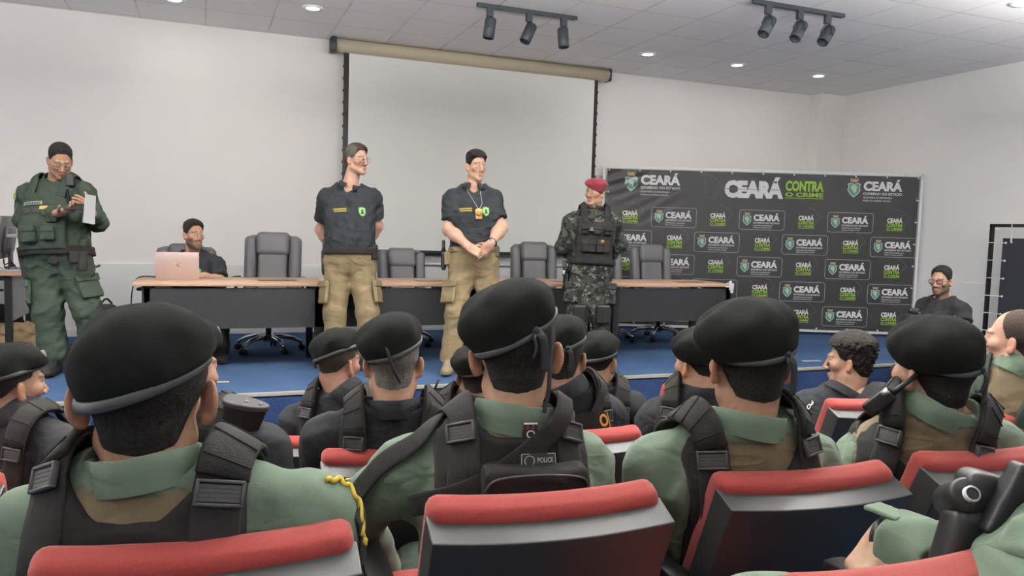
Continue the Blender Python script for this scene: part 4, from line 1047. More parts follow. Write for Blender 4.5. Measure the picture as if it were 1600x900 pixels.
def skin_body(name, bd, hd, root, org, hands, colf, hh=.0035, hb=.011, ha=.0045, bare=True):
    """one body mesh: trunk, legs, head, arms and hands"""
    neck = [cone(hd.w(0, -.028, -.045), bd.J['neck']-bd.up*.02, .056*hd.k*(1+.1*hd.fat), .063*bd.k, .03)]; hd.neckprim = neck
    parts = [grid_part(hd.prims()+neck, hh)]
    for q in 'LR':
        parts.append(grid_part(bd.armskin[q]+((bd.fore[q]+[ell(bd.J['el'+q], (.043*bd.k*bd.armk,)*3, None, .03)]) if bare else bd.foreskin[q])+hands[q], ha))
    core = bd.torso+bd.glute+bd.leg['L']+bd.leg['R']
    z = np.array([0, 0, 1.0]); fl = [cone(bd.J['an'+q], bd.J['an'+q]*(1, 1, 0)+z*(bd.floor+.045)+bd.toe[q]*.10, .034, .03, .03) for q in 'LR']
    return sculpt(name, core+fl, hb, M_skin, root, org, off=-.011, colf=colf, only=parts)
def ribbon(name, prims, pts, w, th, off, m, par, org, n=26, build=True, mb=None):
    """a strap lying on the clothed body along pts"""
    p = smooth_path(pts, n); p, g = project(prims, p, off); p2, g = project(prims, smooth_path(p, n), off)
    b = mb or MB(); b.tube(list(p2-org), 1.0, 10, flat=(w/2, th/2, [v for v in g]))
    if mb is None and build: return b.build(name, m, par), p2, g
    return None, p2, g
def buckle(par, org, c, n, along, w=.06, hgt=.045, m=None):
    """square slider frame with its webbing loop and cross bars"""
    M = frameM(np.array(c)-org, z=n, y=along); b = MB()
    b.box((-w/2, -hgt/2, 0), (-w/2+.007, hgt/2, .012), M=M, r=.004); b.box((w/2-.007, -hgt/2, 0), (w/2, hgt/2, .012), M=M, r=.004)
    b.box((-w/2, -hgt/2, 0), (w/2, -hgt/2+.007, .012), M=M, r=.004); b.box((-w/2, hgt/2-.007, 0), (w/2, hgt/2, .012), M=M, r=.004)
    for k in range(4):
        y = -hgt/2+.011+k*(hgt-.022)/3; b.box((-w/2+.006, y-.003, .001), (w/2-.006, y+.003, .008), M=M)
    return b.build('buckle', m or M_buckle, par)
class Decal:
    """flat shapes laid on the clothed body: collected on a plane, then wrapped"""
    def __init__(s, prims, c, right, up, off): s.pr = prims; s.c = np.array(c, float); s.r = nrm(right); s.u = nrm(up); s.off = off; s.mb = MB()
    def fn(s, x, y): return s.c+s.r*x+s.u*y
    def build(s, name, m, par, org=None, n=5):
        if org is None:
            q = par
            while q.parent is not None: q = q.parent
            org = np.array(q.location)
        v = np.array(s.mb.v); v, g = project(s.pr, v, s.off, n); s.mb.v = [tuple(q) for q in v-org]; s.mb.sm = [True]*len(s.mb.f)
        return s.mb.build(name, m, par)
    def rect(s, x0, y0, x1, y1, mi=0, n=6):
        s.mb.grid(lambda a, b: s.fn(x0+(x1-x0)*a, y0+(y1-y0)*b), n, n, mi)
    def poly(s, pts, mi=0):
        c = np.mean(pts, 0); s.mb.add([s.fn(*c)]+[s.fn(*p) for p in pts], [(0, i+1, (i+1) % len(pts)+1) for i in range(len(pts))], mi)
# ------------------------------------------------------------------ clothing
def fcone(a, b, ra, rb, k=.02, sq=None):
    """tapered tube ending flat at b"""
    a = np.array(a, float); b = np.array(b, float); d = nrm(b-a); e = b+d*.1; c = cone(a, e, ra, rb+(rb-ra)*.1/max(np.linalg.norm(b-a), .01), k, 'u', sq); f0 = c.fn
    def fn(X, Y, Z): return smax(f0(X, Y, Z), (X-b[0])*d[0]+(Y-b[1])*d[1]+(Z-b[2])*d[2], .012)
    return Prim(fn, c.lo, c.hi, k)
def lerp(a, b, t): return np.array(a)*(1-t)+np.array(b)*t
def shirt(bd, root, org, m, off=.011, sleeve='long', seed=0, colf=None, hem=.16, amp=.0035, h=.007, bag=1.0, name='shirt', neckcut=.004, rolled=.86, tilt=.35, lam=(.05, .13)):
    J = bd.J; pr_ = list(bd.torso)
    for q in 'LR':
        sh, el, wr = J['sh'+q], J['el'+q], J['wr'+q]
        if sleeve == 'short': pr_ += [fcone(sh, lerp(sh, el, .68), .058*bd.k*bag, .060*bd.k*bag, .035)]
        else:
            pr_ += [cone(sh, el, .060*bd.k*bag, .050*bd.k*bag, .035), fcone(el, lerp(el, wr, rolled), .049*bd.k*bag, .039*bd.k*bag, .03), ell(el, (.052*bd.k*bag,)*3, None, .03)]
    hm = bd.tl(hem, 0, 0); nk = bd.J['neck']+bd.up*neckcut
    rg = plane(nk, bd.up+bd.fwd*tilt); jn = bd.J['neck']
    def region(X, Y, Z):
        t, u, v = bd.tcg(X, Y, Z); r = np.sqrt((X-jn[0])**2+(Y-jn[1])**2+0*Z)
        return np.maximum(np.minimum(rg(X, Y, Z), .088*bd.k-r), np.where((np.abs(u) < .21) & (v < .17+0*u), (hem-t)*bd.L, -1))
    wr_ = wrinkles(seed, amp, lam, (1, 1, .6)) if amp else None
    o = sculpt(name, pr_, h, m, root, org, off, region, .008, wr_, colf); return o, pr_
def trousers(bd, root, org, m, off=.008, seed=0, bag=1.0, amp=.005, h=.009, top=.30, cut=.93, colf=None):
    J = bd.J; pr_ = [bd.trunk]+bd.glute
    for q in 'LR':
        hp, kn, an = J['hip'+q], J['kn'+q], J['an'+q]
        pr_ += [cone(hp, kn, .098*bd.k*bag, .078*bd.k*bag, .05), fcone(kn, lerp(kn, an, cut), .077*bd.k*bag, .068*bd.k*bag, .03), cone(lerp(kn, an, .6), lerp(kn, an, .88), .072*bd.k*bag, .080*bd.k*bag, .03)]
    def region(X, Y, Z):
        t, u, v = bd.tcg(X, Y, Z); return (t-top)*bd.L+0*X
    return sculpt('trousers', pr_, h, m, root, org, off, region, .006, wrinkles(seed+50, amp, (.06, .16), (1, 1, 1.5)), colf), pr_
def collar(bd, hd, root, org, m, r=.074, hgt=.05, th=.006, drop=.03, h=0, openf=0., fall=0., flare=.06, front=.45, col=None):
    """collar around the neck, closed ring or open at the throat, optionally folded down"""
    J = bd.J; top = hd.w(0, -.030, -.06); ax = nrm(top-J['neck']); a = J['neck']-ax*drop; fw = nrm(bd.fwd-ax*np.dot(bd.fwd, ax)); sd = np.cross(fw, ax); r = r*bd.k
    gap = .34 if openf else 0.0; n = 56; rs = np.random.RandomState(int(abs(org[0])*997) % 1000); ph = rs.uniform(0, 6.28, 3)
    def ring(i):
        t = gap+(2*PI-2*gap)*i/n; c = math.cos(t); f = (1+c)/2          # f = 1 at the throat
        H = (drop+hgt)*(1-front*f**1.5); w = .0022*math.sin(t*5+ph[0])+.0014*math.sin(t*11+ph[1])
        def q(rad, z): return a+ax*z+(fw*c*1.04+sd*math.sin(t))*(rad+w*min(1, z/.05))-org+fw*.004
        r0, r1 = r*(1.06+.14*f), r*(1+flare*.3+.06*f)
        if fall: return [q(r1-th, drop*.3), q(r1-th*.8, H*.96), q(r1, H), q(r1+th*.9, H*.97), q(r0*1.10+.012, H-fall*(.85+.55*f)), q(r0*1.10+.008, H-fall*(.85+.55*f)-.001), q(r1+th*.2, H*.80)]
        return [q(r0-th, 0), q(r1-th, H-.002), q(r1-th*.5, H), q(r1, H-.001), q((r0+r1)/2+.001, H*.5), q(r0, 0)]
    rings = [ring(i) for i in range(n+1)]; k = len(rings[0]); b = MB()
    fs = [(i*k+j, (i+1)*k+j, (i+1)*k+j+1, i*k+j+1) for i in range(n) for j in range(k-1)]
    if fall or openf: fs += [tuple(range(k)), tuple(n*k+j for j in range(k))[::-1]]
    b.add([p for g in rings for p in g], fs, 0, None, True); o = b.build('collar', m, root)
    if col is not None:
        at = o.data.color_attributes.new('Col', 'FLOAT_COLOR', 'POINT'); at.data.foreach_set('color', np.tile([*col, 1], len(o.data.vertices)).astype(np.float32))
    return o
def vest(bd, root, org, m, off=.026, topb=.70, topf=.72, half=.168, bottom=.14, rise=.9, h=.008, name='tactical_vest', seed=3, amp=.002, slope=.06):
    def region(X, Y, Z):
        t, u, v = bd.tcg(X, Y, Z); au = np.abs(u); tp = np.where(v < 0, topb, topf)+np.minimum(np.maximum(au-slope, 0)*rise, .10)
        return np.maximum(np.maximum((t-tp)*bd.L, au-half), (bottom-t)*bd.L)
    return sculpt(name, bd.torso, h, m, root, org, off, region, .008, wrinkles(seed, amp, (.06, .14)))
def strap_path(bd, u, tb=.66, tf=.66, ub=None, uf=None):
    ub = u if ub is None else ub; uf = u if uf is None else uf
    return [bd.tl(tb, ub, -.16), bd.tl(.80, (u+ub)/2, -.15), bd.tl(.93, u, -.10), bd.tl(1.04, u, -.02), bd.tl(1.0, u, .07), bd.tl(.86, (u+uf)/2, .14), bd.tl(tf, uf, .18)]
def boots(bd, root, org, m, msole, h=.006, tall=.16, k=1.0):
    for q in 'LR':
        an = bd.J['an'+q]; f = bd.toe[q]; z = np.array([0, 0, 1.0]); base = np.array([an[0], an[1], bd.floor]); s = np.cross(f, z)
        pr_ = [cone(base+z*.06, base+z*tall, .052*k, .056*k, .02), ell(base-f*.035+z*.05, (.043*k, .05, .05), np.array([s, f, z]), .02), ell(base+f*.06*k+z*.045, (.046*k, .075*k, .042), np.array([s, f, z]), .02),
               ell(base+f*.135*k+z*.038, (.048*k, .062*k, .034), np.array([s, f, z]), .02), cone(base+z*.13+f*.02, base+f*.11*k+z*.065, .046, .036, .03)]
        o = sculpt('boot', pr_, h, m, root, org, 0., lambda X, Y, Z: bd.floor+.012-Z+0*X+0*Y, .003, wrinkles(3, .0015, (.02, .05)))
        pr2 = [Prim(p.fn, p.lo, p.hi, p.k) for p in pr_]
        sculpt('sole', pr2, h, msole, o, org, .006, lambda X, Y, Z: np.maximum(Z-bd.floor-.026, bd.floor-Z)+0*X+0*Y, .003)
def belt(bd, root, org, m, prims, t=.27, hgt=.05, off=.022, h=.006, name='duty_belt'):
    def region(X, Y, Z):
        a, u, v = bd.tcg(X, Y, Z); return np.maximum(np.abs(a-t)*bd.L-hgt/2, np.abs(u)-.24)
    return sculpt(name, [bd.trunk]+bd.glute, h, m, root, org, off, region, .005)
def box_part(name, par, org, c, half, R, m, rad=.008, h=.005, extra=(), wr=None):
    return sculpt(name, [rbx(c, half, R, rad)]+list(extra), h, m, par, org, wr=wr)
def axes(z, f):
    z = nrm(z); f = nrm(f-z*np.dot(z, f)); return np.array([np.cross(f, z), f, z])

GREEN = np.array((.108, .148, .108)); TAN = np.array((.150, .118, .072)); DGREEN = np.array((.036, .050, .038))
M_uni = mat('olive_uniform', GREEN, rough=.9, attr='Col', var=.10, vscale=9, bump=.35, bscale=320, bdist=.0012, sheen=.1, spec=.15, fold=0.55)
M_blk = mat('black_uniform', (.022, .023, .026), rough=.9, var=.18, vscale=11, bump=.4, bscale=280, bdist=.0015, spec=.15, fold=0.6)
M_polo = mat('black_polo', (.022, .025, .029), rough=.9, var=.12, vscale=14, bump=.3, bscale=420, bdist=.001, spec=.15, fold=0.6)
M_khaki = mat('khaki_cotton', (.195, .150, .086), rough=.88, var=.10, vscale=12, bump=.35, bscale=300, bdist=.0012, spec=.15, fold=0.6)
M_dgreen = mat('dark_green_uniform', DGREEN, rough=.9, var=.15, vscale=10, bump=.4, bscale=260, bdist=.0015, spec=.15, fold=0.6)
M_gvest = mat('dark_green_vest', (.031, .043, .033), rough=.9, var=.2, vscale=26, bump=.5, bscale=200, bdist=.002, spec=.15, fold=0.3)
M_bvest = mat('black_vest', (.018, .017, .0165), rough=.88, var=.22, vscale=26, bump=.5, bscale=200, bdist=.002, spec=.2, fold=0.3)
M_boot = mat('black_boot', (.018, .017, .016), rough=.45, bump=.2, bscale=80); M_sole = mat('black_sole', (.012, .012, .012), rough=.7)
M_tanboot = mat('tan_suede_boot', (.18, .145, .095), rough=.9, bump=.3, bscale=120); M_tansole = mat('tan_sole', (.19, .15, .10), rough=.8)
M_yellow = mat('yellow_thread', (.55, .40, .05), rough=.7); M_white2 = mat('pale_thread', (.55, .55, .53), rough=.7); M_lime = mat('lime_badge', (.32, .62, .20), rough=.6); M_gold = mat('gold_metal', (.55, .36, .12), rough=.35, metal=.6)
def camo_mat(name, cols, sc):
    m = mat(name, cols[0], rough=.9, bump=.35, bscale=260, bdist=.0015, spec=.15); nt = m.node_tree; N = nt.nodes; L = nt.links; b = N['Principled BSDF']; tc = N.new('ShaderNodeTexCoord')
    prev = None
    for i, (c, th) in enumerate(zip(cols[1:], (.50, .56, .62))):
        mp = N.new('ShaderNodeMapping'); mp.inputs['Location'].default_value = (i*3.1, i*1.7, i); mp.inputs['Scale'].default_value = (1, 1, 1.4); L.new(tc.outputs['Object'], mp.inputs[0])
        n = N.new('ShaderNodeTexNoise'); n.inputs['Scale'].default_value = sc*(1+.35*i); n.inputs['Detail'].default_value = 4; n.inputs['Roughness'].default_value = .62; L.new(mp.outputs[0], n.inputs['Vector'])
        r = N.new('ShaderNodeMapRange'); r.inputs[1].default_value = th; r.inputs[2].default_value = th+.02; L.new(n.outputs['Fac'], r.inputs[0])
        mx = N.new('ShaderNodeMix'); mx.data_type = 'RGBA'; mx.inputs['B'].default_value = (*c, 1); L.new(r.outputs[0], mx.inputs['Factor'])
        if prev is None: mx.inputs['A'].default_value = (*cols[0], 1)
        else: L.new(prev, mx.inputs['A'])
        prev = mx.outputs['Result']
    L.new(prev, b.inputs['Base Color']); return m
M_camo = camo_mat('black_camouflage', [(.030, .034, .030), (.012, .013, .013), (.085, .088, .075), (.15, .15, .13)], 13)
M_maroon = mat('maroon_felt', (.20, .022, .035), rough=.9, bump=.6, bscale=300, bdist=.002, sheen=.2, spec=.15)

# ------------------------------------------------------------------ people standing on the stage
def finish_hands(bd, spec):
    return {q: hand(bd.J['wr'+q], **spec[q]) for q in 'LR'}
def standing(nm, label, d, base, J, head, toes, k=1.0, belly=0., bulk=1.0, armk=1.0, floor=ST):
    g = P(base[0], base[1], d); org = np.array([g[0], g[1], floor])
    root = empty('person', tuple(org), 0, label, 'person')
    jj = {a: P(v[0], v[1], d+v[2]) for a, v in J.items()}
    bd = Body(jj, None, k, belly, bulk, armk); bd.toe = {q: yawv(toes[q]) for q in 'LR'}; bd.floor = floor
    for q in 'LR': bd.J['an'+q][2] = max(bd.J['an'+q][2], floor+.07)
    hd = Head(P(head[0], head[1], d+head[2]), *head[3:]); return root, org, bd, hd
def polo(root, org, bd, hd, seed, bag=1.0, hem=.27):
    o, pr_ = shirt(bd, root, org, M_polo, .011, 'short', seed, None, hem, .0042, .006, bag, neckcut=-.004, tilt=.75, lam=(.03, .10))
    collar(bd, hd, root, org, M_polo, .072, .030, .005, .035, 0, 1, .040, .10, .35)
    return pr_
def chest_marks(bd, root, org, pr_, uR, uL, t=.70, sc=1.0, text=True):
    off = .016
    c = bd.tl(t, uL, .2); D = Decal(pr_, project(pr_, [c], off)[0][0], -bd.lat*-1, bd.up, off)
    sh = [(-1, .8), (0, 1), (1, .8), (1, -.2), (.6, -.75), (0, -1), (-.6, -.75), (-1, -.2)]
    D.poly([(a*.030*sc, b*.042*sc) for a, b in sh], 0)
    D2 = Decal(pr_, D.c, D.r, D.u, off+.0015); D2.poly([(a*.023*sc, b*.034*sc) for a, b in sh], 1)
    D3 = Decal(pr_, D.c, D.r, D.u, off+.003); D3.poly([(math.cos(a)*.010*sc, math.sin(a)*.012*sc+.008) for a in np.linspace(0, 6.28, 12)[:-1]], 2); D3.rect(-.012*sc, -.022*sc, .012*sc, -.002, 2, 2)
    for q in (D2, D3): D.mb.add(q.mb.v, q.mb.f, 0); D.mb.mi[-len(q.mb.f):] = q.mb.mi
    D.off = off
    v = np.array(D.mb.v); n1 = len(v)-len(D2.mb.v)-len(D3.mb.v); offs = np.full(len(v), off); offs[n1:] += .0015; offs[n1+len(D2.mb.v):] += .0015
    p, g = project(pr_, v, off); p = p+g*(offs-off)[:, None]; D.mb.v = [tuple(x) for x in p-org]
    o = D.mb.build('shield_badge', [mat('badge_green_edge', (.10, .22, .08)), M_lime, mat('badge_dark', (.03, .06, .03))], root)
    if text:
        c = bd.tl(t+.01, uR, .2); D = Decal(pr_, project(pr_, [c], off)[0][0], bd.lat, bd.up, off)
        rs = random.Random(3)
        for r, (w, y) in enumerate(((.10, .008), (.088, -.010))):
            x = -.05
            while x < -.05+w:
                l = rs.uniform(.006, .011); D.rect(x, y, x+l, y+.011, 0, 1); x += l+.003
        D.build('embroidered_name', M_yellow, root)
def holster(root, org, c, z, f, m=M_black, k=1.0):
    R = axes(z, f); c = np.array(c)
    o = box_part('holster', root, org, c, np.array((.022, .034, .085))*k, R, m, .012, .005, [rbx(c-R[2]*.03*k+R[1]*.01, np.array((.018, .03, .075))*k, R, .012)])
    box_part('pistol_grip', o, org, c+R[2]*.115*k-R[1]*.03*k, np.array((.015, .022, .05))*k, axes(z-f*.35, f), m, .009, .005, [rbx(c+R[2]*.085*k, np.array((.014, .045, .018))*k, R, .008)])
    return o
def cargo(bd, root, org, prims, q, m, side, size=(.085, .03, .09), t=.62, off=.016):
    """cargo pocket on the outer thigh"""
    hp, kn = bd.J['hip'+q], bd.J['kn'+q]; ax = nrm(hp-kn); out = nrm(side-ax*np.dot(side, ax)); c = lerp(hp, kn, t)
    p, g = project(prims, [c+out*.12], .012); R = axes(ax, g[0]); c = p[0]
    o = box_part('cargo_pocket', root, org, c, np.array((size[0], .017, size[2])), np.array([R[0], R[1], R[2]]), m, .013, .006, wr=wrinkles(4, .002))
    box_part('pocket_flap', o, org, c+R[2]*size[2]*.72+R[1]*.012, np.array((size[0]*1.04, .012, size[2]*.30)), R, m, .006, .005)
def glasses(hd, root, org, m, wire=.0016, w=.024, hh=.017, rnd=.5, lens=None):
    b = MB()
    for q in (-1, 1):
        pts = []
        for i in range(24):
            t = 2*PI*i/24; x = math.copysign(abs(math.cos(t))**rnd, math.cos(t)); z = math.copysign(abs(math.sin(t))**rnd, math.sin(t))
            pts.append(hd.w(q*.033+x*w, .104-.10*abs(q*.033+x*w)*.35, .013+z*hh)-org)
        b.tube(pts, wire, 6, closed=True)
        b.tube([hd.w(q*(.033+w), .098, .020)-org, hd.w(q*.077, .06, .020)-org, hd.w(q*.083, -.002, .018)-org, hd.w(q*.080, -.022, .0)-org], wire, 6)
    b.tube([hd.w(-.010, .104, .017)-org, hd.w(0, .107, .020)-org, hd.w(.010, .104, .017)-org], wire, 6)
    return b.build('glasses', m, root)

# --- bespectacled man, hands behind his back (A)
root, org, bd, hd = standing('a', 'standing man in glasses, black polo and khaki trousers, hands behind his back', 6.2, (552, 582),
    dict(neck=(546, 290, 0), shR=(511, 303, -.03), shL=(582, 303, .05), elR=(502, 358, .10), elL=(589, 353, .16), wrR=(520, 392, .20), wrL=(566, 392, .22), hipR=(530, 412, 0), hipL=(564, 412, .02), knR=(523, 488, -.03), knL=(574, 488, .0), anR=(525, 557, .0), anL=(577, 557, .04)),
    (558, 252, -.02, 214, -3, 0, .93), dict(R=165, L=195), 1.03, .05, 1.08, 1.05)
hands = finish_hands(bd, dict(R=dict(d=bd.lat*-1+np.array([0, 0, -.3]), palm=-bd.fwd, side=1, curl=.5), L=dict(d=bd.lat+np.array([0, 0, -.3]), palm=-bd.fwd, side=-1, curl=.5)))
skin_body('body', bd, hd, root, org, hands, skin_cols(hd, SKIN['light'], HAIRC['brown'], HL, stub=.15, scalp=.5))
hair(hd, root, org, HAIRC['brown'], HL, .013, .010, .03, 2, grey=.8, front=.006); eyes(hd, root, org)
glasses(hd, root, org, mat('silver_wire', (.45, .45, .45), rough=.3, metal=.8))
pr_ = polo(root, org, bd, hd, 11, 1.06, .22)
tr, tp = trousers(bd, root, org, M_khaki, .008, 12, 1.04, .0035, .0065, .26)
chest_marks(bd, root, org, pr_, .085, -.10, .70, 1.0)
belt(bd, root, org, M_webb, pr_, .245, .05, .017)
holster(root, org, P(507, 408, 6.2-.02), bd.up+bd.fwd*.05, bd.fwd, M_black, 1.05)
o = box_part('magazine_pouch', root, org, P(584, 394, 6.2-.04), (.028, .025, .06), axes(bd.up, bd.fwd-bd.lat*.7), M_black, .01)
b = MB(); c = project(pr_, [bd.tl(.80, 0, .2)], .016)[0][0]
b.tube(smooth_path([c+bd.lat*.03+bd.up*.05, c+bd.lat*.005-bd.up*.01, c-bd.lat*.02+bd.up*.05], 10)-org, .002, 5); b.ball(c-org-bd.up*.02, (.006, .006, .010)); b.build('hanging_sunglasses_clip', M_black, root)
for q, sd in (('R', bd.lat), ('L', -bd.lat)): cargo(bd, root, org, tp, q, M_khaki, sd*.9+bd.fwd*.3)
boots(bd, root, org, mat('brown_boot', (.07, .05, .035), rough=.7), M_sole)

# --- badge wearing man, hands clasped (B)
root, org, bd, hd = standing('b', 'standing man in black polo with gold badge on a chain, hands clasped in front', 6.285, (735, 585),
    dict(neck=(740, 291, 0), shR=(706, 305, -.01), shL=(770, 304, .02), elR=(702, 359, -.06), elL=(783, 355, -.03), wrR=(733, 386, -.235), wrL=(766, 382, -.215), hipR=(724, 412, 0), hipL=(756, 412, .02), knR=(712, 490, -.06), knL=(766, 490, .02), anR=(704, 566, .0), anL=(769, 566, .06)),
    (744, 262, -.02, 188, -4, 0, .92), dict(R=150, L=190), 1.03, .0, 1.06, 1.12)
hands = finish_hands(bd, dict(R=dict(d=P(758, 402, 6.06)-P(733, 386, 6.05), palm=CF*.8-CU*.5, side=1, curl=.5, spread=.03, k=1.0), L=dict(d=P(744, 404, 6.13)-P(766, 382, 6.07), palm=CF*.9-CU*.3, side=-1, curl=.6, spread=.03, k=1.0)))
skin_body('body', bd, hd, root, org, hands, skin_cols(hd, SKIN['light'], HAIRC['black'], HL, stub=.10, scalp=.6), ha=.0038)
hair(hd, root, org, HAIRC['black'], HL, .012, .016, .03, 4, front=.014); eyes(hd, root, org)
pr_ = polo(root, org, bd, hd, 21, 1.05, .25)
tr, tp = trousers(bd, root, org, M_khaki, .008, 22, 1.0, .0035, .0065, .30)
chest_marks(bd, root, org, pr_, .075, -.10, .71, 1.0)
belt(bd, root, org, M_khaki, pr_, .265, .04, .014)
c = project(pr_, [bd.tl(.66, -.035, .2)], .020)[0][0]; R = axes(bd.up, bd.fwd)
o = box_part('chest_badge', root, org, c, (.026, .005, .04), R, M_gold, .004, .003, [ell(c+R[2]*.022, (.030, .007, .024), R, .01)])
b = MB(); b.lathe([(0, .009), (.016, .009), (.018, .006)], 16, M=frameM(c-org, z=R[1], y=R[2])); b.build('badge_centre', mat('badge_bronze', (.25, .12, .04), rough=.4, metal=.5), o)
b = MB()
for s in (-1, 1): p, g = project(pr_, smooth_path([c+bd.up*.04, c+bd.up*.10+bd.lat*s*.03, bd.tl(.93, s*.05, .09), bd.tl(1.02, s*.062, .03)], 16), .016); b.tube(p-org, .002, 5)
b.build('neck_chain', mat('silver_chain', (.5, .5, .5), rough=.3, metal=.8), root)
holster(root, org, P(693, 404, 6.3), bd.up, bd.fwd, M_black, .9)
o = box_part('khaki_pouch', root, org, P(699, 404, 6.24), (.025, .025, .055), axes(bd.up, bd.fwd), M_khaki, .008)
o = box_part('belt_pouch', root, org, P(776, 393, 6.25), (.02, .02, .045), axes(bd.up, bd.fwd), mat('brown_pouch', (.10, .075, .045), rough=.8), .008)
wl = bd.J['wrL']; dd = nrm(bd.J['elL']-wl); b = MB(); R = axes(dd, bd.fwd); pts = [wl+dd*.03+(R[0]*math.cos(t)*.041+R[1]*math.sin(t)*.036)-org for t in np.linspace(0, 2*PI, 20)[:-1]]
b.tube(pts, 1.0, 8, flat=(.011, .004, [nrm(p-(wl+dd*.03-org)) for p in pts]), closed=True); c = wl+dd*.03-CF*.040-org; b.box((-.018, -.018, -.006), (.018, .018, .006), M=frameM(c, z=-CF, y=dd), r=.004); b.build('wristwatch', M_black, root)
for q, sd in (('R', bd.lat), ('L', -bd.lat)): cargo(bd, root, org, tp, q, M_khaki, sd*.7+bd.fwd*.5)
boots(bd, root, org, M_tanboot, M_tansole)

# --- red beret soldier (C)
root, org, bd, hd = standing('c', 'standing soldier in maroon beret, black camouflage and black armoured vest', 6.75, (925, 572),
    dict(neck=(929, 326, 0), shR=(893, 342, .0), shL=(957, 342, .03), elR=(880, 385, .06), elL=(968, 383, .10), wrR=(903, 410, .17), wrL=(945, 410, .20), hipR=(909, 424, 0), hipL=(936, 424, .02), knR=(902, 490, -.04), knL=(938, 490, .0), anR=(902, 553, .02), anL=(940, 553, .04)),
    (929, 304, -.02, 124, 0, 0, .90), dict(R=140, L=170), .97, .0, 1.02, 1.12)
hands = finish_hands(bd, dict(R=dict(d=-bd.lat+np.array([0, 0, -.3]), palm=-bd.fwd, side=1, curl=.5), L=dict(d=bd.lat+np.array([0, 0, -.3]), palm=-bd.fwd, side=-1, curl=.5)))
skin_body('body', bd, hd, root, org, hands, skin_cols(hd, SKIN['tan'], HAIRC['black'], HLs, scalp=.7), bare=False)
hair(hd, root, org, HAIRC['black'], HLs, .004, 0, .03, 4); eyes(hd, root, org)
beret(hd, root, org, M_maroon, .005, 1, tails=0, seed=2, puff=.93, droop=-8, bandm=mat('maroon_band', (.12, .012, .02), rough=.6), lift=-.004)
o, pr_ = shirt(bd, root, org, M_camo, .013, 'long', 31, None, .2, .005, .008, 1.08)
collar(bd, hd, root, org, M_camo, .074, .04, .010, .01)
tr, tp = trousers(bd, root, org, M_camo, .010, 32, 1.06, .0045, .007, .30)
vs = vest(bd, root, org, M_bvest, .040, .84, .80, .160, .22, .5, .008, amp=.003)
for s in (-1, 1):
    ribbon('shoulder_strap', bd.torso, strap_path(bd, s*.105, .8, .8), .06, .016, .030, M_bvest, root, org)
for row, (t, us, hf) in enumerate(((.44, (-.10, -.035, .035, .10), (.031, .022, .055)), (.68, (-.105, .0, .105), (.036, .015, .03)))):
    for u in us:
        p, g = project(bd.torso, [bd.tl(t, u, .25)], .050); R = axes(bd.up, g[0]); o = box_part('pouch', root, org, p[0], hf, R, M_bvest, .01, .006, wr=wrinkles(int(abs(u)*100), .002))
        box_part('pouch_flap', o, org, p[0]+R[2]*hf[2]*.6+R[1]*.012, (hf[0]*1.04, .012, hf[2]*.42), R, M_webb, .006, .005)
D = Decal(bd.torso, project(bd.torso, [bd.tl(.72, 0.02, .25)], .065)[0][0], bd.lat, bd.up, .068); D.rect(-.055, -.02, .055, .012); D.build('name_tape', mat('grey_patch', (.12, .125, .12)), root)
D = Decal(bd.torso, project(bd.torso, [bd.tl(.52, -.05, .25)], .07)[0][0], bd.lat, bd.up, .080); D.rect(-.014, -.012, .014, .012); D.build('pin', M_gold, root)
sl = [cone(bd.J['shR'], bd.J['elR'], .066, .058), cone(bd.J['shR'], bd.J['shL'], .05, .05)]
D = Decal(sl, project(sl, [lerp(bd.J['shR'], bd.J['elR'], .45)+bd.lat*.05+bd.fwd*.08], .02)[0][0], -bd.fwd*.3-bd.lat, bd.up, .020)
D.poly([(math.cos(a)*.04, math.sin(a)*.04) for a in np.linspace(0, 6.28, 16)[:-1]]); D.build('sleeve_patch', mat('olive_patch', (.06, .065, .04)), root)
belt(bd, root, org, M_webb, pr_, .25, .055, .03)
hol = holster(root, org, P(884, 437, 6.72), bd.up+bd.lat*.12, bd.fwd, M_black, 1.0)
box_part('pistol_slide', root, org, P(883, 426, 6.68), (.015, .05, .022), axes(bd.up, bd.fwd+bd.lat*.5), mat('nickel_steel', (.5, .5, .5), rough=.25, metal=1.), .006)
for q, sd in (('R', bd.lat), ('L', -bd.lat)):
    cargo(bd, root, org, tp, q, M_camo, sd*.6+bd.fwd*.5, t=.55)
    kn = bd.J['kn'+q]; p, g = project(tp, [kn+bd.fwd*.15], .016); R = axes(np.array([0, 0, 1.0]), g[0]); box_part('knee_pad', root, org, p[0], (.062, .025, .085), R, M_black, .024, .006)
boots(bd, root, org, M_boot, M_sole, tall=.2)

# --- uniformed man looking at his phone (D)
root, org, bd, hd = standing('d', 'standing man in dark green uniform and vest, looking down at a phone', 5.77, (105, 586),
    dict(neck=(89, 282, .02), shR=(46, 297, .02), shL=(130, 295, .02), elR=(38, 344, .02), elL=(152, 347, .06), wrR=(94, 332, -.26), wrL=(142, 331, -.20), hipR=(74, 414, 0), hipL=(111, 414, 0), knR=(75, 486, -.05), knL=(136, 482, -.02), anR=(85, 560, .0), anL=(153, 556, .05)),
    (94, 253, -.06, 196, -30, 0, .95, .6), dict(R=172, L=205), 1.05, .07, 1.16, 1.25)
pp = P(118, 328, 5.77-.33); hands = finish_hands(bd, dict(R=dict(d=P(121, 327, 5.46)-P(94, 332, 5.51), palm=CU*.8-CF*.1, side=1, curl=.45, k=1.05), L=dict(d=P(131, 318, 5.50)-P(142, 331, 5.57)-CF*.02, palm=-CR+CU*.3, side=-1, curl=.5, k=1.05)))
skin_body('body', bd, hd, root, org, hands, skin_cols(hd, SKIN['tan'], HAIRC['black'], HL, stub=.12), ha=.0038, bare=False)
hair(hd, root, org, HAIRC['black'], HL, .010, .006, .035, 6); eyes(hd, root, org)
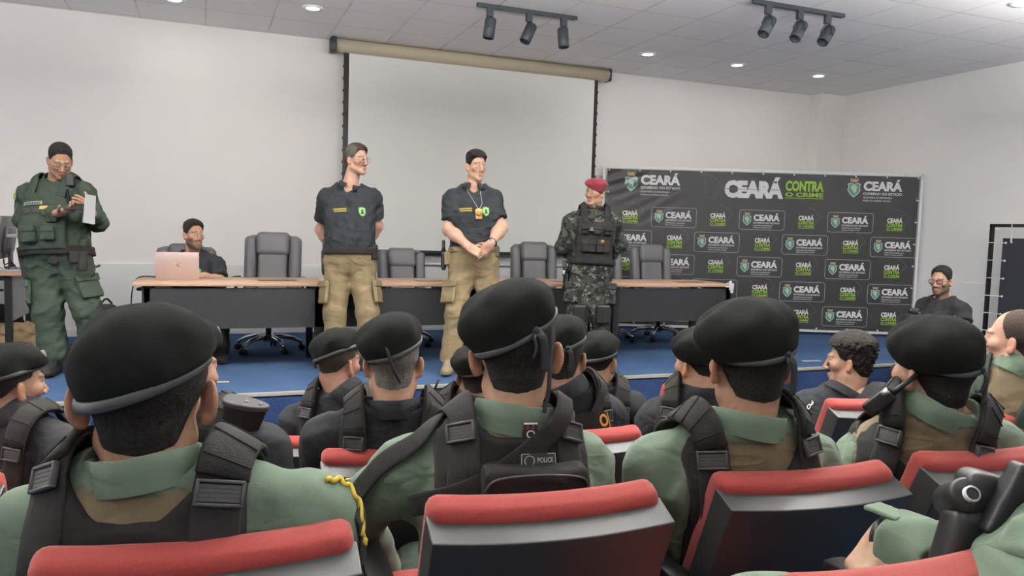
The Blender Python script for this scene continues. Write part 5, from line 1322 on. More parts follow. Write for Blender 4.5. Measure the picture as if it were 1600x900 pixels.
glasses(hd, root, org, mat('thin_wire', (.35, .35, .35), rough=.3, metal=.8))
o, pr_ = shirt(bd, root, org, M_dgreen, .014, 'long', 41, None, .2, .006, .008, 1.1)
collar(bd, hd, root, org, M_dgreen, .078, .04, .010, .01)
tr, tp = trousers(bd, root, org, M_dgreen, .012, 42, 1.14, .005, .007, .30, .95)
vs = vest(bd, root, org, M_gvest, .042, .86, .84, .170, .24, .4, .008, amp=.004)
for s in (-1, 1): ribbon('shoulder_strap', bd.torso, strap_path(bd, s*.12, .8, .8), .07, .018, .032, M_gvest, root, org)
for t, u, hf in ((.40, .06, (.055, .022, .062)), (.40, -.085, (.045, .02, .05)), (.60, -.10, (.04, .018, .045))):
    p, g = project(bd.torso, [bd.tl(t, u, .3)], .052); R = axes(bd.up, g[0]); o = box_part('pouch', root, org, p[0], hf, R, M_gvest, .012, .006, wr=wrinkles(3, .003)); box_part('pouch_flap', o, org, p[0]+R[2]*hf[2]*.6+R[1]*.012, (hf[0]*1.04, .012, hf[2]*.4), R, M_gvest, .006, .005)
D = Decal(bd.torso, project(bd.torso, [bd.tl(.76, .065, .3)], .05)[0][0], bd.lat, bd.up, .052); D.rect(-.07, -.012, .07, .014); D.build('name_tape', mat('name_tape_grey', (.30, .32, .28)), root)
D = Decal(bd.torso, D.c-bd.up*.006, bd.lat, bd.up, .0545)
for i in range(9): D.rect(-.058+i*.013, -.002, -.049+i*.013, .012, 0, 1)
D.build('name_lettering', M_black, root)
D = Decal(bd.torso, project(bd.torso, [bd.tl(.68, .065, .3)], .05)[0][0], bd.lat, bd.up, .052); D.rect(-.065, -.022, -.01, .016); D.rect(.01, -.022, .065, .016); D.build('vest_patch', mat('dark_patch', (.03, .035, .03)), root)
D = Decal(bd.torso, project(bd.torso, [bd.tl(.70, -.03, .3)], .05)[0][0], bd.lat, bd.up, .056); D.rect(-.03, -.014, .03, .014); D.build('vest_badge', M_gold, root)
p, g = project(bd.torso, [bd.tl(.97, -.155, .10)], .05); rd = box_part('radio_microphone', root, org, p[0], (.028, .02, .05), axes(bd.up, g[0]), M_black, .01)
b = MB(); b.tube(smooth_path([p[0]-bd.up*.05, p[0]-bd.up*.14+bd.fwd*.07, p[0]-bd.up*.08+bd.fwd*.1-bd.lat*.04, p[0]-bd.up*.26+bd.fwd*.02], 24)-org, .006, 6); b.build('coiled_cord', M_black, rd)
D = Decal(pr_, project(pr_, [lerp(bd.J['shR'], bd.J['elR'], .12)+bd.lat*.06+bd.fwd*.1], .02)[0][0], -bd.lat*-1, bd.up, .022); D.rect(-.025, -.02, .025, .02); D.build('flag_patch', mat('flag_green', (.12, .38, .10)), root)
D2 = Decal(pr_, D.c, D.r, D.u, .024); D2.poly([(-.02, 0), (0, -.015), (.02, 0), (0, .015)]); D2.build('flag_diamond', M_yellow, root)
belt(bd, root, org, M_webb, pr_, .24, .065, .032)
hol = holster(root, org, P(40, 412, 5.72), bd.up+bd.lat*.2, bd.fwd, M_black, 1.15)
for i, (x, y) in enumerate(((62, 400), (84, 404), (118, 402), (130, 408))):
    box_part('belt_pouch', root, org, P(x, y, 5.61 if i else 5.66), (.038, .026, .045) if i < 3 else (.03, .025, .075), axes(bd.up, bd.fwd+bd.lat*(.4-.25*i)), M_webb2, .012, wr=wrinkles(2, .003))
b = MB(); c = P(141, 410, 5.6); b.tube(smooth_path([c, c+CR*.04-CU*.03, c+CR*.07-CU*.02], 10)-org, .008, 6); b.tube(smooth_path([c-CU*.03, c+CR*.03-CU*.07, c+CR*.01-CU*.10], 10)-org, .007, 6); b.build('handcuff_loop', M_black, root)
for q, sd in (('R', bd.lat), ('L', -bd.lat)): cargo(bd, root, org, tp, q, M_dgreen, sd*.8+bd.fwd*.4)
boots(bd, root, org, M_boot, M_sole, tall=.22, k=1.05)
b = MB(); M = frameM(P(119, 323, 5.44), z=nrm(CU*.75-CF*.65), x=CR); b.box((-.075, -.036, -.0045), (.075, .036, .0045), M=M, r=.004); o = b.build('mobile_phone', M_black); tag(o, 'black phone held by the man in dark green uniform', 'phone')
b = MB(); M = frameM(P(140, 327, 5.43), z=nrm(CR*.85-CF*.35), y=nrm(CU+CR*.28))
for k in range(4): b.box((-.042, -.10, -.004+k*.0025), (.042, .10, -.0025+k*.0025), M=M @ Matrix.Rotation(.02*k, 4, 'Z'))
o = b.build('folded_papers', mat('paper', (.48, .49, .48), rough=.7)); tag(o, 'folded white papers held upright by the man in dark green uniform', 'papers')

# ------------------------------------------------------------------ seated people
def seated(label, head, d, shL, shR, yawT, k=1.0, bulk=1.0, belly=0., armk=1.0, lean=.13, floor=0., el=None, wr=None, neckw=.3, nz=.075, spine=.50, neckpx=None):
    hd = Head(P(head[0], head[1], d), *head[2:]); F = yawv(yawT); z = np.array([0, 0, 1.0]); J = {}
    J['shL'], J['shR'] = P(*shL), P(*shR); mid = (J['shL']+J['shR'])/2; lat = nrm(J['shR']-J['shL'])
    J['neck'] = lerp(mid+z*nz*k-F*.01, hd.w(0, -.045, -.165), neckw)
    if neckpx: J['neck'] = P(neckpx[0], neckpx[1], float(np.dot(hd.w(0, -.028, -.10)-CAMP, CF)))
    pel = np.array(mid)-z*spine*k+F*lean; fl = np.cross(F, z)
    for q, s in (('L', -1), ('R', 1)):
        J['hip'+q] = pel+fl*s*.095*k; J['kn'+q] = J['hip'+q]+F*.43*k+fl*s*.06+z*.02; J['kn'+q][2] = min(J['kn'+q][2], floor+.56); J['an'+q] = J['kn'+q]+F*.04; J['an'+q][2] = floor+.09
        J['el'+q] = J['sh'+q]-z*.27*k+F*.06+fl*s*.035; J['wr'+q] = J['hip'+q]*.45+J['kn'+q]*.55+z*.12-fl*s*.02
        if el and q in el: J['el'+q] = P(*el[q])
        if wr and q in wr: J['wr'+q] = P(*wr[q])
    bd = Body(J, None, k, belly, bulk, armk); bd.toe = {q: F for q in 'LR'}; bd.floor = floor; bd.F = F
    org = np.array([pel[0], pel[1], floor]); root = empty('person', tuple(org), 0, label, 'person'); return root, org, bd, hd
def lap_hands(bd):
    z = np.array([0, 0, 1.0]); return finish_hands(bd, dict(R=dict(d=bd.F-z*.25-bd.lat*.2, palm=-z, side=1 if True else -1, curl=.25), L=dict(d=bd.F-z*.25+bd.lat*.2, palm=-z, side=-1, curl=.25)))

# --- laptop user (E)
root, org, bd, hd = seated('seated bearded man in black polo behind the laptop on the table', (303, 369, 205, 0, 0, .95), 6.72, (338, 408, 6.78), (268, 409, 6.75), 186, 1.0, 1.05, .05, 1.15, -.02, ST,
    el=dict(R=(255, 447, 6.68), L=(345, 442, 6.66)), wr=dict(R=(272, 431, 6.52), L=(318, 431, 6.50)))
z = np.array([0, 0, 1.0]); hands = finish_hands(bd, dict(R=dict(d=bd.F-bd.lat*.5-z*.05, palm=-z, side=1, curl=.25), L=dict(d=bd.F+bd.lat*.9-z*.05, palm=-z, side=-1, curl=.25)))
skin_body('body', bd, hd, root, org, hands, skin_cols(hd, SKIN['light'], HAIRC['black'], HL, beard=.72, scalp=.8))
hair(hd, root, org, HAIRC['black'], HL, .011, .014, .03, 8, front=.006); eyes(hd, root, org)
pr_ = polo(root, org, bd, hd, 51, 1.05, .1); chest_marks(bd, root, org, pr_, .08, -.085, .80, 1.1, False)
trousers(bd, root, org, mat('dark_brown_trousers', (.06, .055, .04), rough=.9), .008, 52, 1.0, .005, .010); boots(bd, root, org, M_boot, M_sole, .008)
# ------------------------------------------------------------------ the audience
def two_tone(bd):
    def f(V):
        t, u, v = bd.tc(V); au = np.abs(u); lim = np.minimum(.076+(1.0-t)*.62, .160); e = np.minimum(lim-au, (.997-t)*bd.L)
        e = e+.002*noise3(V, 4, .05); a = np.clip(e/.003+.5, 0, 1)[:, None]; c = GREEN*(1-a)+TAN*a
        c = c*(1-.45*np.exp(-(e/.0028)**2))[:, None]; n = noise3(V, 12, .16)[:, None]
        return c*(1+.07*n)
    return f
def shoulder_strap(bd, root, org, u, off, tb=.74, tf=.70, w=.068, bk=.80, m=M_webb2, ub=None, buck=True, flap=True):
    st, p, g = ribbon('shoulder_strap', bd.torso, strap_path(bd, u, tb, tf, ub), w, .012, off+.006, m, root, org, 30)
    T = [bd.tc(q[None])[0][0] for q in p]; back = [i for i in range(len(p)) if bd.tc(p[i][None])[2][0] < 0]
    i = min(back, key=lambda i: abs(T[i]-bk)); al = nrm(p[min(i+1, len(p)-1)]-p[max(i-1, 0)])
    if flap:                     # velcro cover over the top of the shoulder, with stitched channels
        b = MB(); j0 = i+1; pp = p[j0:j0+9]; gg = g[j0:j0+9]
        b.tube(list(pp+gg*.010-org), 1.0, 10, flat=(w*.56, .008, [v for v in gg]))
        for k in range(1, len(pp)-1, 2):
            sd = np.cross(nrm(pp[k+1]-pp[k]), gg[k]); b.tube([pp[k]+gg[k]*.018-sd*w*.52-org, pp[k]+gg[k]*.0185-org, pp[k]+gg[k]*.018+sd*w*.52-org], .0016, 5, mi=1)
        b.build('velcro_flap', [m, M_webb], root)
    if buck:
        buckle(root, org, p[i]+g[i]*.008, g[i], al, w*.98, .042)
    return p, g
def webbing_rows(bd, root, org, ts, half, off, m=M_webb):
    b = MB()
    for t in ts: ribbon('', bd.torso, [bd.tl(t, u, -.18+.3*abs(u)**1.5) for u in np.linspace(-half, half, 7)], .026, .004, off, m, root, org, 20, mb=b)
    return b.build('webbing', m, root)
seat_floor = {'A': .36, 'B': .17, 'C': 0.}
def hidden_seat(bd, label, floor, dist=.34):
    s = copy_tree(seatp); hm = (bd.J['hipL']+bd.J['hipR'])/2; q = hm-bd.F*dist
    s.location = (q[0], q[1], floor); s.rotation_euler = (0, 0, math.atan2(-bd.F[0], bd.F[1])); s.scale = (1, 1, 1); tag(s, label, 'seat', 'red auditorium seats')
def officer(label, head, d, shL, shR, yawT, tone, style, floor, hk=1., hairc='black', hairkw=None, beretkw=None, scol=None, seed=1, vestkw=None, k=1.0, bulk=1.0, lean=.13, el=None, wr=None, stub=0., straps=None, seat=None, armk=1.05, nz=.075, neckw=.3, hh=.0045, collarkw=None, scalp=.75, fat=0., neckpx=None):
    root, org, bd, hd = seated(label, head, d, shL, shR, yawT, k, bulk, 0, armk, lean, floor, el, wr, neckw, nz, .50, neckpx)
    hl = (hairkw or {}).pop('hl', HL) if hairkw is not None else HL
    skin_body('body', bd, hd, root, org, lap_hands(bd), skin_cols(hd, SKIN[tone] if isinstance(tone, str) else tone, HAIRC[hairc], hl, stub=stub, scalp=scalp), hh, .013, .006, False)
    hair(hd, root, org, HAIRC[hairc], hl, **dict(dict(t=.007, fade=.05, seed=seed, h=hh), **(hairkw or {}))); eyes(hd, root, org)
    if beretkw is not None: beret(hd, root, org, h=hh+.001, seed=seed, **beretkw)
    m = M_uni if style == 'green' else M_blk
    o, pr_ = shirt(bd, root, org, m, .013, 'long', seed, two_tone(bd) if style == 'green' else None, .12, .0032, .007, 1.06)
    trousers(bd, root, org, M_dgreen if style == 'green' else M_blk, .010, seed, 1.05, .004, .011); boots(bd, root, org, M_boot, M_sole, .010)
    ck = dict(r=.074, hgt=.034, th=.006, drop=.022); ck.update(collarkw or {})
    if style == 'green': collar(bd, hd, root, org, M_uni, col=GREEN, **ck)
    else: collar(bd, hd, root, org, M_blk, **ck)
    if seat: hidden_seat(bd, seat, floor)
    bd.root, bd.org, bd.hd, bd.pr = root, org, hd, pr_
    return bd
# ---- row closest to the camera, green uniforms with tan backs
FA, FB, FC = .36, .17, 0.
n1 = officer('large bereted officer in green and tan uniform seen from behind, closest at the left', (229, 630, -6, -4, 0, 1.08, 0, .011, 1.10), 1.27, (58, 804, 1.28), (488, 788, 1.31), -4, (.38, .22, .145), 'green', FA, hairkw=dict(t=.010, fade=.025),
    beretkw=dict(puff=.83, lift=-.014, sl=.34, droop=18, tails=0, shift=.004, tall=-.002), neckpx=(228, 730, 1.22), seed=1, hh=.0035, bulk=1.06, nz=.10, collarkw=dict(r=.079))
vest(n1, n1.root, n1.org, M_bvest, .030, .945, .72, .165, .2, 1.1, slope=.045)
for s in (-1, 1): shoulder_strap(n1, n1.root, n1.org, s*.130, .022, .84, .7, .076, 1.0)
webbing_rows(n1, n1.root, n1.org, (.84, .74), .13, .036)
def epaulette_cord(bd, q, col=M_yellow):
    sh = bd.J['sh'+q]; s = 1 if q == 'R' else -1; prr = bd.torso+bd.arm[q]; pts = [sh+bd.lat*s*(.03+.012*i)+bd.up*(.09-.028*i)+bd.fwd*.02*math.sin(i*1.3) for i in range(6)]
    p, g = project(prr, smooth_path(pts, 40), .018); b = MB(); w = np.array([bd.lat*0+bd.fwd*.006*math.sin(i*1.1) for i in range(40)]); b.tube(list(p+w-bd.org), .0045, 6)
    D = Decal(prr, project(prr, [sh+bd.lat*s*.07-bd.up*.02], .02)[0][0], bd.fwd, bd.up, .019); D.rect(-.035, -.05, .035, .06); pt = D.build('shoulder_patch', mat('black_patch', (.02, .022, .022), rough=.8), bd.root)
    b.build('gold_trim', col, pt)
epaulette_cord(n1, 'R')

n2 = officer('bereted officer in the middle seen from behind, black pouch and sling on his vest', (806, 560, -19, -4, -3, 1.04, 0, .006, 1.04), 1.70, (640, 716, 1.72), (908, 710, 1.80), -14, (.42, .25, .165), 'green', FA, hairkw=dict(t=.009, fade=.03),
    beretkw=dict(puff=.95, lift=.004, sl=.46, droop=24, tails=2), neckpx=(800, 652, 1.70), seed=2, hh=.0035, nz=.085, lean=.02, el=dict(L=(556, 800, 1.82)), wr=dict(L=(600, 905, 2.05)), collarkw=dict(r=.078, hgt=.042))
vest(n2, n2.root, n2.org, M_bvest, .030, .985, .80, .165, .2, .5, slope=.05)
for s in (-1, 1): shoulder_strap(n2, n2.root, n2.org, s*.118, .024, .88, .7, .070, .985, flap=False)
webbing_rows(n2, n2.root, n2.org, (.945,), .13, .036)
p, g = project(n2.torso, [n2.tl(.895, .025, -.2)], .05); R = axes(n2.up, -g[0]); pc = p[0]
pk = box_part('back_pouch', n2.root, n2.org, pc, (.108, .034, .050), R, M_bvest, .02, .006, wr=wrinkles(3, .003))
b = MB(); b.tube(smooth_path([pc+R[0]*-.105-R[1]*.03+R[2]*.01, pc+R[0]*-.085-R[1]*.036+R[2]*.038, pc-R[1]*.037+R[2]*.046, pc+R[0]*.085-R[1]*.036+R[2]*.038, pc+R[0]*.105-R[1]*.03+R[2]*.01], 24)-n2.org, .0025, 6); b.build('zipper', M_buckle, pk)
ribbon('sling', n2.torso, [n2.tl(.78, -.20, -.08), n2.tl(.86, -.13, -.16), n2.tl(.93, -.045, -.17), n2.tl(.99, .03, -.14), n2.tl(1.03, .068, -.07), n2.tl(1.05, .075, -.02)], .046, .005, .050, M_webb, n2.root, n2.org)
ribbon('arm_strap', n2.torso+n2.arm['L'], [P(700, 664, 1.70), P(630, 690, 1.64), P(580, 735, 1.66), P(552, 790, 1.72), P(556, 840, 1.78)], .05, .006, .024, M_webb, n2.root, n2.org)
c = project(n2.torso, [n2.tl(.972, .040, -.2)], .05)[0][0]; D = Decal(n2.torso, c, n2.lat, n2.up, .056); D.rect(-.038, -.011, .038, .016, 0); D.build('name_patch', mat('dark_grey_patch', (.035, .033, .03), rough=.7), n2.root)
D2 = Decal(n2.torso, c, n2.lat, n2.up, .058); put_line(D2.mb, [(-.036, -.010), (.036, -.010), (.036, .0145), (-.036, .0145)], .0018, 0, D2.fn); put_text(D2.mb, 'POLICE', -.004, -.004, .034, .011, .03, 0, D2.fn); put_line(D2.mb, [(-.020+.010*math.cos(a), .001+.010*math.sin(a)) for a in np.linspace(0, 6.28, 14)[:-1]], .0022, 0, D2.fn); D2.build('patch_lettering', mat('patch_thread', (.30, .30, .28)), n2.root)
c = project(n2.torso, [n2.tl(1.03, .015, -.12)], .05)[0][0]; D = Decal(n2.torso, c, n2.lat, n2.up, .047); D.rect(-.017, -.014, .017, .020, 0); D.rect(-.017, .004, .017, .014, 1, 3); tg_ = D.build('unit_tag', [mat('black_tag', (.015, .015, .015)), mat('red_tag', (.22, .03, .035))], n2.root)
D2 = Decal(n2.torso, c, n2.lat, n2.up, .0495); D2.rect(-.015, .015, .015, .019); put_line(D2.mb, [(.008*math.cos(a), -.006+.007*math.sin(a)) for a in np.linspace(0, 6.28, 12)[:-1]], .002, 0, D2.fn); D2.build('tag_print', M_white2, n2.root)
hb_ = [P(861, 500, 1.65), P(862, 530, 1.62), P(859, 575, 1.60), P(857, 612, 1.60), P(850, 645, 1.60)]
b = MB(); b.tube(list(smooth_path(hb_, 24)-n2.org), 1.0, 8, flat=(.0045, .002, -CF)); b.build('hanging_strap', M_tail, n2.root)
sl_ = n2.arm['L']+n2.fore['L']; c = lerp(n2.J['shL'], n2.J['elL'], .62)-n2.lat*.08; D = Decal(sl_, project(sl_, [c], .02)[0][0], n2.fwd*.4-n2.lat*.2-n2.up*0+CR*.5, n2.up, .020); D.rect(-.03, -.06, .03, .05); pt = D.build('sleeve_patch', mat('black_sleeve_patch', (.02, .02, .02)), n2.root)
b = MB(); rs = random.Random(2)
for i in range(14): q = D.c+D.u*(-.055+.008*i)+D.r*rs.uniform(-.012, .02); q = project(sl_, [q], .024)[0][0]; b.ball(q-n2.org, rs.uniform(.003, .006), 8)
b.build('gold_emblem', M_gold, pt)

n3 = officer('bereted officer in green and tan seen from behind, just right of the middle officer', (1170, 575, -16, -2, 0, 1.05, 0, .003, 1.04), 1.80, (1032, 712, 1.85), (1268, 709, 1.96), -18, (.36, .205, .135), 'green', FA, hairkw=dict(t=.009, fade=.03),
    beretkw=dict(puff=.94, lift=-.006, sl=.20, droop=12, tails=2), neckpx=(1168, 660, 1.79), seed=3, hh=.0035, nz=.09, collarkw=dict(r=.078))
vest(n3, n3.root, n3.org, M_bvest, .030, .90, .72, .158, .2, 1.0, slope=.05)
for s in (-1, 1): shoulder_strap(n3, n3.root, n3.org, s*.122, .024, .76, .7, .070, .945)
webbing_rows(n3, n3.root, n3.org, (.70,), .13, .036)
n4 = officer('bereted officer in green facing left, a black radio on his shoulder', (1458, 588, -6, 2, 0, 1.0), 1.96, (1362, 700, 2.14), (1560, 688, 2.02), 14, (.44, .27, .185), 'green', FA, hairkw=dict(t=.008, fade=.03),
    beretkw=dict(puff=.88, lift=-.006, sl=.10, droop=8, tails=2), neckpx=(1462, 640, 2.0), seed=4, hh=.0035, nz=.09, collarkw=dict(r=.078))
vest(n4, n4.root, n4.org, M_bvest, .028, .84, .72, .158, .2, 1.0, slope=.05)
for s in (-1, 1): shoulder_strap(n4, n4.root, n4.org, s*.118, .022, .74, .7, .066, .93)
p = P(1374, 628, 1.94); a0 = P(1398, 612, 1.92); a1 = P(1433, 585, 1.90); ax = nrm(a1-P(1350, 645, 1.96)); nn = nrm(-CF+CU*.4)
e = empty('handheld_radio', tuple(p), 0, 'black handheld radio with antenna clipped on the shoulder of the officer facing left', 'radio'); o0 = np.array(p)
R = axes(ax, nn); box_part('radio_case', e, o0, p, (.020, .014, .040), R, M_black, .008, .004)
b = MB(); b.tube([a0-ax*.008-o0, a0+ax*.01-o0, a1-o0], [.009, .007, .0055], 10); b.build('antenna', M_black, e)
b = MB(); b.cyl(P(1385, 612, 1.92)-ax*.012-o0, P(1385, 612, 1.92)+ax*.006-o0, .008); b.build('knob', mat('silver_knob', (.5, .5, .5), rough=.3, metal=.8), e)
sl_ = n4.torso+n4.arm['L']; D = Decal(sl_, project(sl_, [n4.J['shL']-n4.lat*.06-n4.up*.02-n4.fwd*.02], .02)[0][0], n4.fwd, n4.up, .021); D.rect(-.03, -.05, .03, .04, 0); D.rect(-.02, -.03, .018, .02, 1, 3); D.rect(-.02, -.012, .018, -.002, 2, 3); D.build('sleeve_patch', [M_webb, mat('olive_gold_patch', (.20, .17, .06)), mat('rust_patch', (.25, .08, .04))], n4.root)

# ---- officer beside us, cut by the bottom right corner
root, org, bd, hd = seated('officer in green cut by the bottom right corner, only arm and knees visible', (1960, 470, -30, 0, 0, 1.0), 1.15, (1780, 840, 1.10), (2040, 760, 1.28), -24, 1.0, 1.05, 0, 1.1, .12, .52,
    el=dict(L=(1625, 935, 1.06)), wr=dict(L=(1385, 850, 1.25)))
bd.J['wrL'] = P(1388, 838, 1.25)
for q, kn in (('L', P(1190, 1012, 1.12)), ('R', P(1460, 862, 1.38))): bd.J['kn'+q] = kn
bd.J['hipL'] = P(1560, 1080, .98); bd.J['hipR'] = P(1780, 985, 1.08)
bd = Body({k_: v for k_, v in bd.J.items()}, None, 1.0, 0, 1.05, 1.1); bd.toe = {q: yawv(-15) for q in 'LR'}; bd.floor = .52; bd.F = yawv(-22)
for q in 'LR': bd.J['an'+q] = np.array([bd.J['kn'+q][0], bd.J['kn'+q][1]+.02, .60])
bd = Body(bd.J, None, 1.0, 0, 1.05, 1.1); bd.toe = {q: yawv(-15) for q in 'LR'}; bd.floor = .52; bd.F = yawv(-22); z = np.array([0, 0, 1.0])
hs = dict(L=hand(bd.J['wrL'], d=nrm(-CR*.6-CU*.7), palm=CR*.5-CU*.8+CF*.1, side=1, curl=1.15, spread=.02, thumb=.8, k=.86), R=hand(bd.J['wrR'], d=bd.F-z*.3, palm=-z, side=1, curl=.3))
skin_body('body', bd, hd, root, org, hs, skin_cols(hd, (.42, .27, .19), HAIRC['black'], HL), .006, .012, .004, False)
hair(hd, root, org, HAIRC['black']); eyes(hd, root, org)
beret(hd, root, org, puff=.9, h=.007)
GR2 = lambda V: np.tile(GREEN*1.0, (len(V), 1))*(1+.06*noise3(V, 5, .1))[:, None]
o, pr_ = shirt(bd, root, org, M_uni, .013, 'long', 77, GR2, .12, .0045, .006, 1.0, rolled=.95); collar(bd, hd, root, org, M_webb)
trousers(bd, root, org, M_uni, .012, 78, 1.12, .004, .008, colf=GR2); boots(bd, root, org, M_boot, M_sole, .010)
wl = bd.J['wrL']; dd = nrm(bd.J['elL']-wl)
tabR = axes(nrm(dd*-1), CU); box_part('cuff_tab', o, org, wl+dd*.01+CU*.043-CR*.01, (.022, .004, .030), tabR, mat('green_tab', GREEN*1.1, rough=.9, bump=.3, bscale=300), .003, .003)
b = MB(); R = axes(dd, CU); pts = [wl-dd*.002+(R[0]*math.cos(t)*.030+R[1]*math.sin(t)*.027)-org for t in np.linspace(0, 2*PI, 20)[:-1]]; b.tube(pts, 1.0, 8, flat=(.012, .003, [nrm(p_-(wl-dd*.002-org)) for p_ in pts]), closed=True); b.build('watch_strap', M_black, root)
hol = box_part('holster', root, org, P(1518, 815, 1.12), (.030, .030, .075), axes(nrm(CU+CR*.25), -CF), M_black, .018, .005, [rbx(P(1505, 850, 1.11), (.034, .028, .05), axes(nrm(CU+CR*.3), -CF), .018)])
b = MB(); c = P(1513, 774, 1.10); b.lathe([(.009, .012), (.0115, .012), (.0115, -.03)], 18, M=frameM(c-org, z=-CF+CU*.5, y=CU), cap=False); b.build('baton_end', mat('bright_ring', (.6, .6, .6), rough=.3, metal=.7), hol)
b = MB(); b.lathe([(0, .010), (.0098, .010)], 18, M=frameM(c-org, z=-CF+CU*.5, y=CU), cap=False); b.lathe([(.022, .006), (.026, .0), (.026, -.05), (0, -.05)], 18, M=frameM(c-org, z=-CF+CU*.5, y=CU)); b.build('baton_grip', M_black, hol)
box_part('radio_case', root, org, P(1580, 785, 1.08), (.022, .018, .055), axes(nrm(CU+CR*.55), -CF), M_black, .006, .005)
pr_s = bd.arm['L']; c = P(1598, 848, 1.0); D = Decal(pr_s, project(pr_s, [c], .026)[0][0], nrm(CR+CU*.25), nrm(CU-CR*.25), .026); D.rect(-.025, -.05, .075, .035); pt = D.build('sleeve_patch', mat('black_sleeve_badge', (.022, .024, .024), rough=.8), root)
D3 = Decal(pr_s, D.c+D.r*.045+D.u*.01, D.r, D.u, .0285); put_line(D3.mb, [(-.02, .03), (.03, .03), (.03, -.03), (-.02, -.02)], .005, 0, D3.fn); D3.build('patch_border', mat('yellow_border', (.55, .50, .08)), pt)
b = MB(); rs = random.Random(6)
for i in range(16): q = project(pr_s, [D.c-D.r*(.015-.004*i)*-1+D.u*(-.045+.0045*i)+D.r*rs.uniform(-.006, .006)], .030)[0][0]; b.ball(q-org, rs.uniform(.002, .004), 8)
b.build('gold_emblem', M_gold, pt)

# ---- middle rows, black uniforms
def black_gear(bd, u=.115, top=.82, rows=(.74, .64), bk=.90, buckl=True, off=.028):
    vest(bd, bd.root, bd.org, M_bvest, off, top, .72, .156, .2, 1.0, slope=.05, h=.009)
    for s in (-1, 1): shoulder_strap(bd, bd.root, bd.org, s*u, off-.006, .72, .7, .066, bk, buck=buckl)
    webbing_rows(bd, bd.root, bd.org, rows, .13, off+.006)
m1 = officer('officer in black beret and vest at the left edge, face in profile to the right', (18, 608, -50, 0, 0, .97), 2.55, (-40, 700, 2.62), (112, 694, 2.45), -22, (.33, .185, .12), 'black', FC, hairkw=dict(t=.004, fade=.05, hl=HLs), beretkw=dict(puff=.84, sl=.2, droop=10, badge=True, tails=0, lift=-.004), neckpx=(22, 652, 2.55), seed=11, seat='red auditorium seat under the officer in profile at the left edge', scalp=.6)
black_gear(m1)
D = Decal(m1.torso, project(m1.torso, [m1.tl(.62, .02, -.2)], .04)[0][0], m1.lat, m1.up, .040); D.rect(-.035, -.03, .035, .035); D.rect(-.03, -.026, .03, .031, 1, 3); pt = D.build('back_patch', [mat('bronze_edge', (.25, .15, .09)), M_webb], m1.root)
m2 = officer('officer in black beret with a round badge, mostly hidden behind the closest bereted head', (282, 590, -44, 0, 0, .97), 2.0, (228, 690, 2.02), (400, 690, 1.95), -14, (.42, .25, .17), 'black', FB, hairkw=dict(t=.005, fade=.05, hl=HLs), beretkw=dict(puff=.86, sl=.2, droop=10, badge=True, tails=0, lift=0.), hairc='brown', neckpx=(288, 648, 1.99), seed=12, seat='red auditorium seat hidden behind the large bereted officer at left')
black_gear(m2, u=.12, bk=.93)
m3 = officer('officer in black beret and vest, head turned right, left of the grey-haired bereted head', (528, 572, -50, -4, 0, .97), 3.2, (466, 650, 3.25), (588, 640, 3.15), -22, (.40, .215, .155), 'black', FC, hairkw=dict(t=.003, fade=.06, hl=HLs), beretkw=dict(puff=.88, sl=.42, droop=22, tails=0, lift=0.), hairc='brown', neckpx=(536, 614, 3.2), seed=13, scalp=.55)
black_gear(m3)
m4 = officer('officer with cropped greying hair and black beret, thin cord hanging down his nape', (615, 572, -14, -2, 0, 1.0), 2.38, (512, 672, 2.40), (694, 664, 2.45), -14, (.50, .29, .20), 'black', FB, hairkw=dict(t=.004, fade=.05, grey=.6), beretkw=dict(puff=.86, sl=.34, droop=20, tails=0, lift=.004, long_tail=[P(600, 534, 2.27), P(606, 550, 2.255), P(614, 575, 2.26), P(621, 590, 2.28), P(626, 598, 2.285)]), hairc='grey', neckpx=(615, 636, 2.42), seed=14, hh=.0038, scalp=.85)
black_gear(m4, top=.86, bk=.91)
ribbon('sling', m4.torso, [m4.tl(.42, -.16, -.12), m4.tl(.60, -.08, -.18), m4.tl(.78, .02, -.17), m4.tl(.93, .085, -.10), m4.tl(1.02, .10, -.02)], .05, .005, .044, M_webb, m4.root, m4.org)
m5 = officer('officer glimpsed between the grey-haired head and the middle officer, black beret', (742, 590, -12, 0, 0, .95), 3.5, (684, 640, 3.52), (796, 640, 3.45), -16, (.30, .17, .11), 'black', FC, hairkw=dict(t=.004, fade=.05), beretkw=dict(puff=.9, sl=.3, droop=16, tails=0), neckpx=(740, 622, 3.48), seed=15, seat='red auditorium seat beneath the officer glimpsed left of the middle head')
black_gear(m5)
b = MB(); q0 = P(678, 612, 3.4); b.tube([q0-m5.org, q0+CU*.055+CR*.02-m5.org], [.006, .005], 8); b.build('radio_antenna', M_black, m5.root)
m6 = officer('officer in black beret right behind the middle officer, yellow letter patch on his back', (878, 562, -34, -2, 0, .97), 2.72, (806, 645, 2.70), (948, 640, 2.82), -18, (.40, .235, .16), 'black', FB, hairkw=dict(t=.007, fade=.04), beretkw=dict(puff=.85, sl=.36, droop=20, tails=1, lift=.0), neckpx=(884, 608, 2.76), seed=16)
black_gear(m6)
D = Decal(m6.torso, project(m6.torso, [m6.tl(.925, .078, -.15)], .05)[0][0], m6.lat, m6.up, .052); D.rect(-.12, -.035, .050, .036, 0, 8); pt = D.build('back_patch', M_webb, m6.root)
D2 = Decal(m6.torso, D.c, m6.lat, m6.up, .0545); put_line(D2.mb, [(-.117, -.032), (.047, -.032), (.047, .033), (-.117, .033)], .004, 0, D2.fn); put_text(D2.mb, 'O', .002, -.024, .040, .048, .03, 0, D2.fn); D2.build('patch_lettering', mat('orange_thread', (.52, .28, .05)), pt)
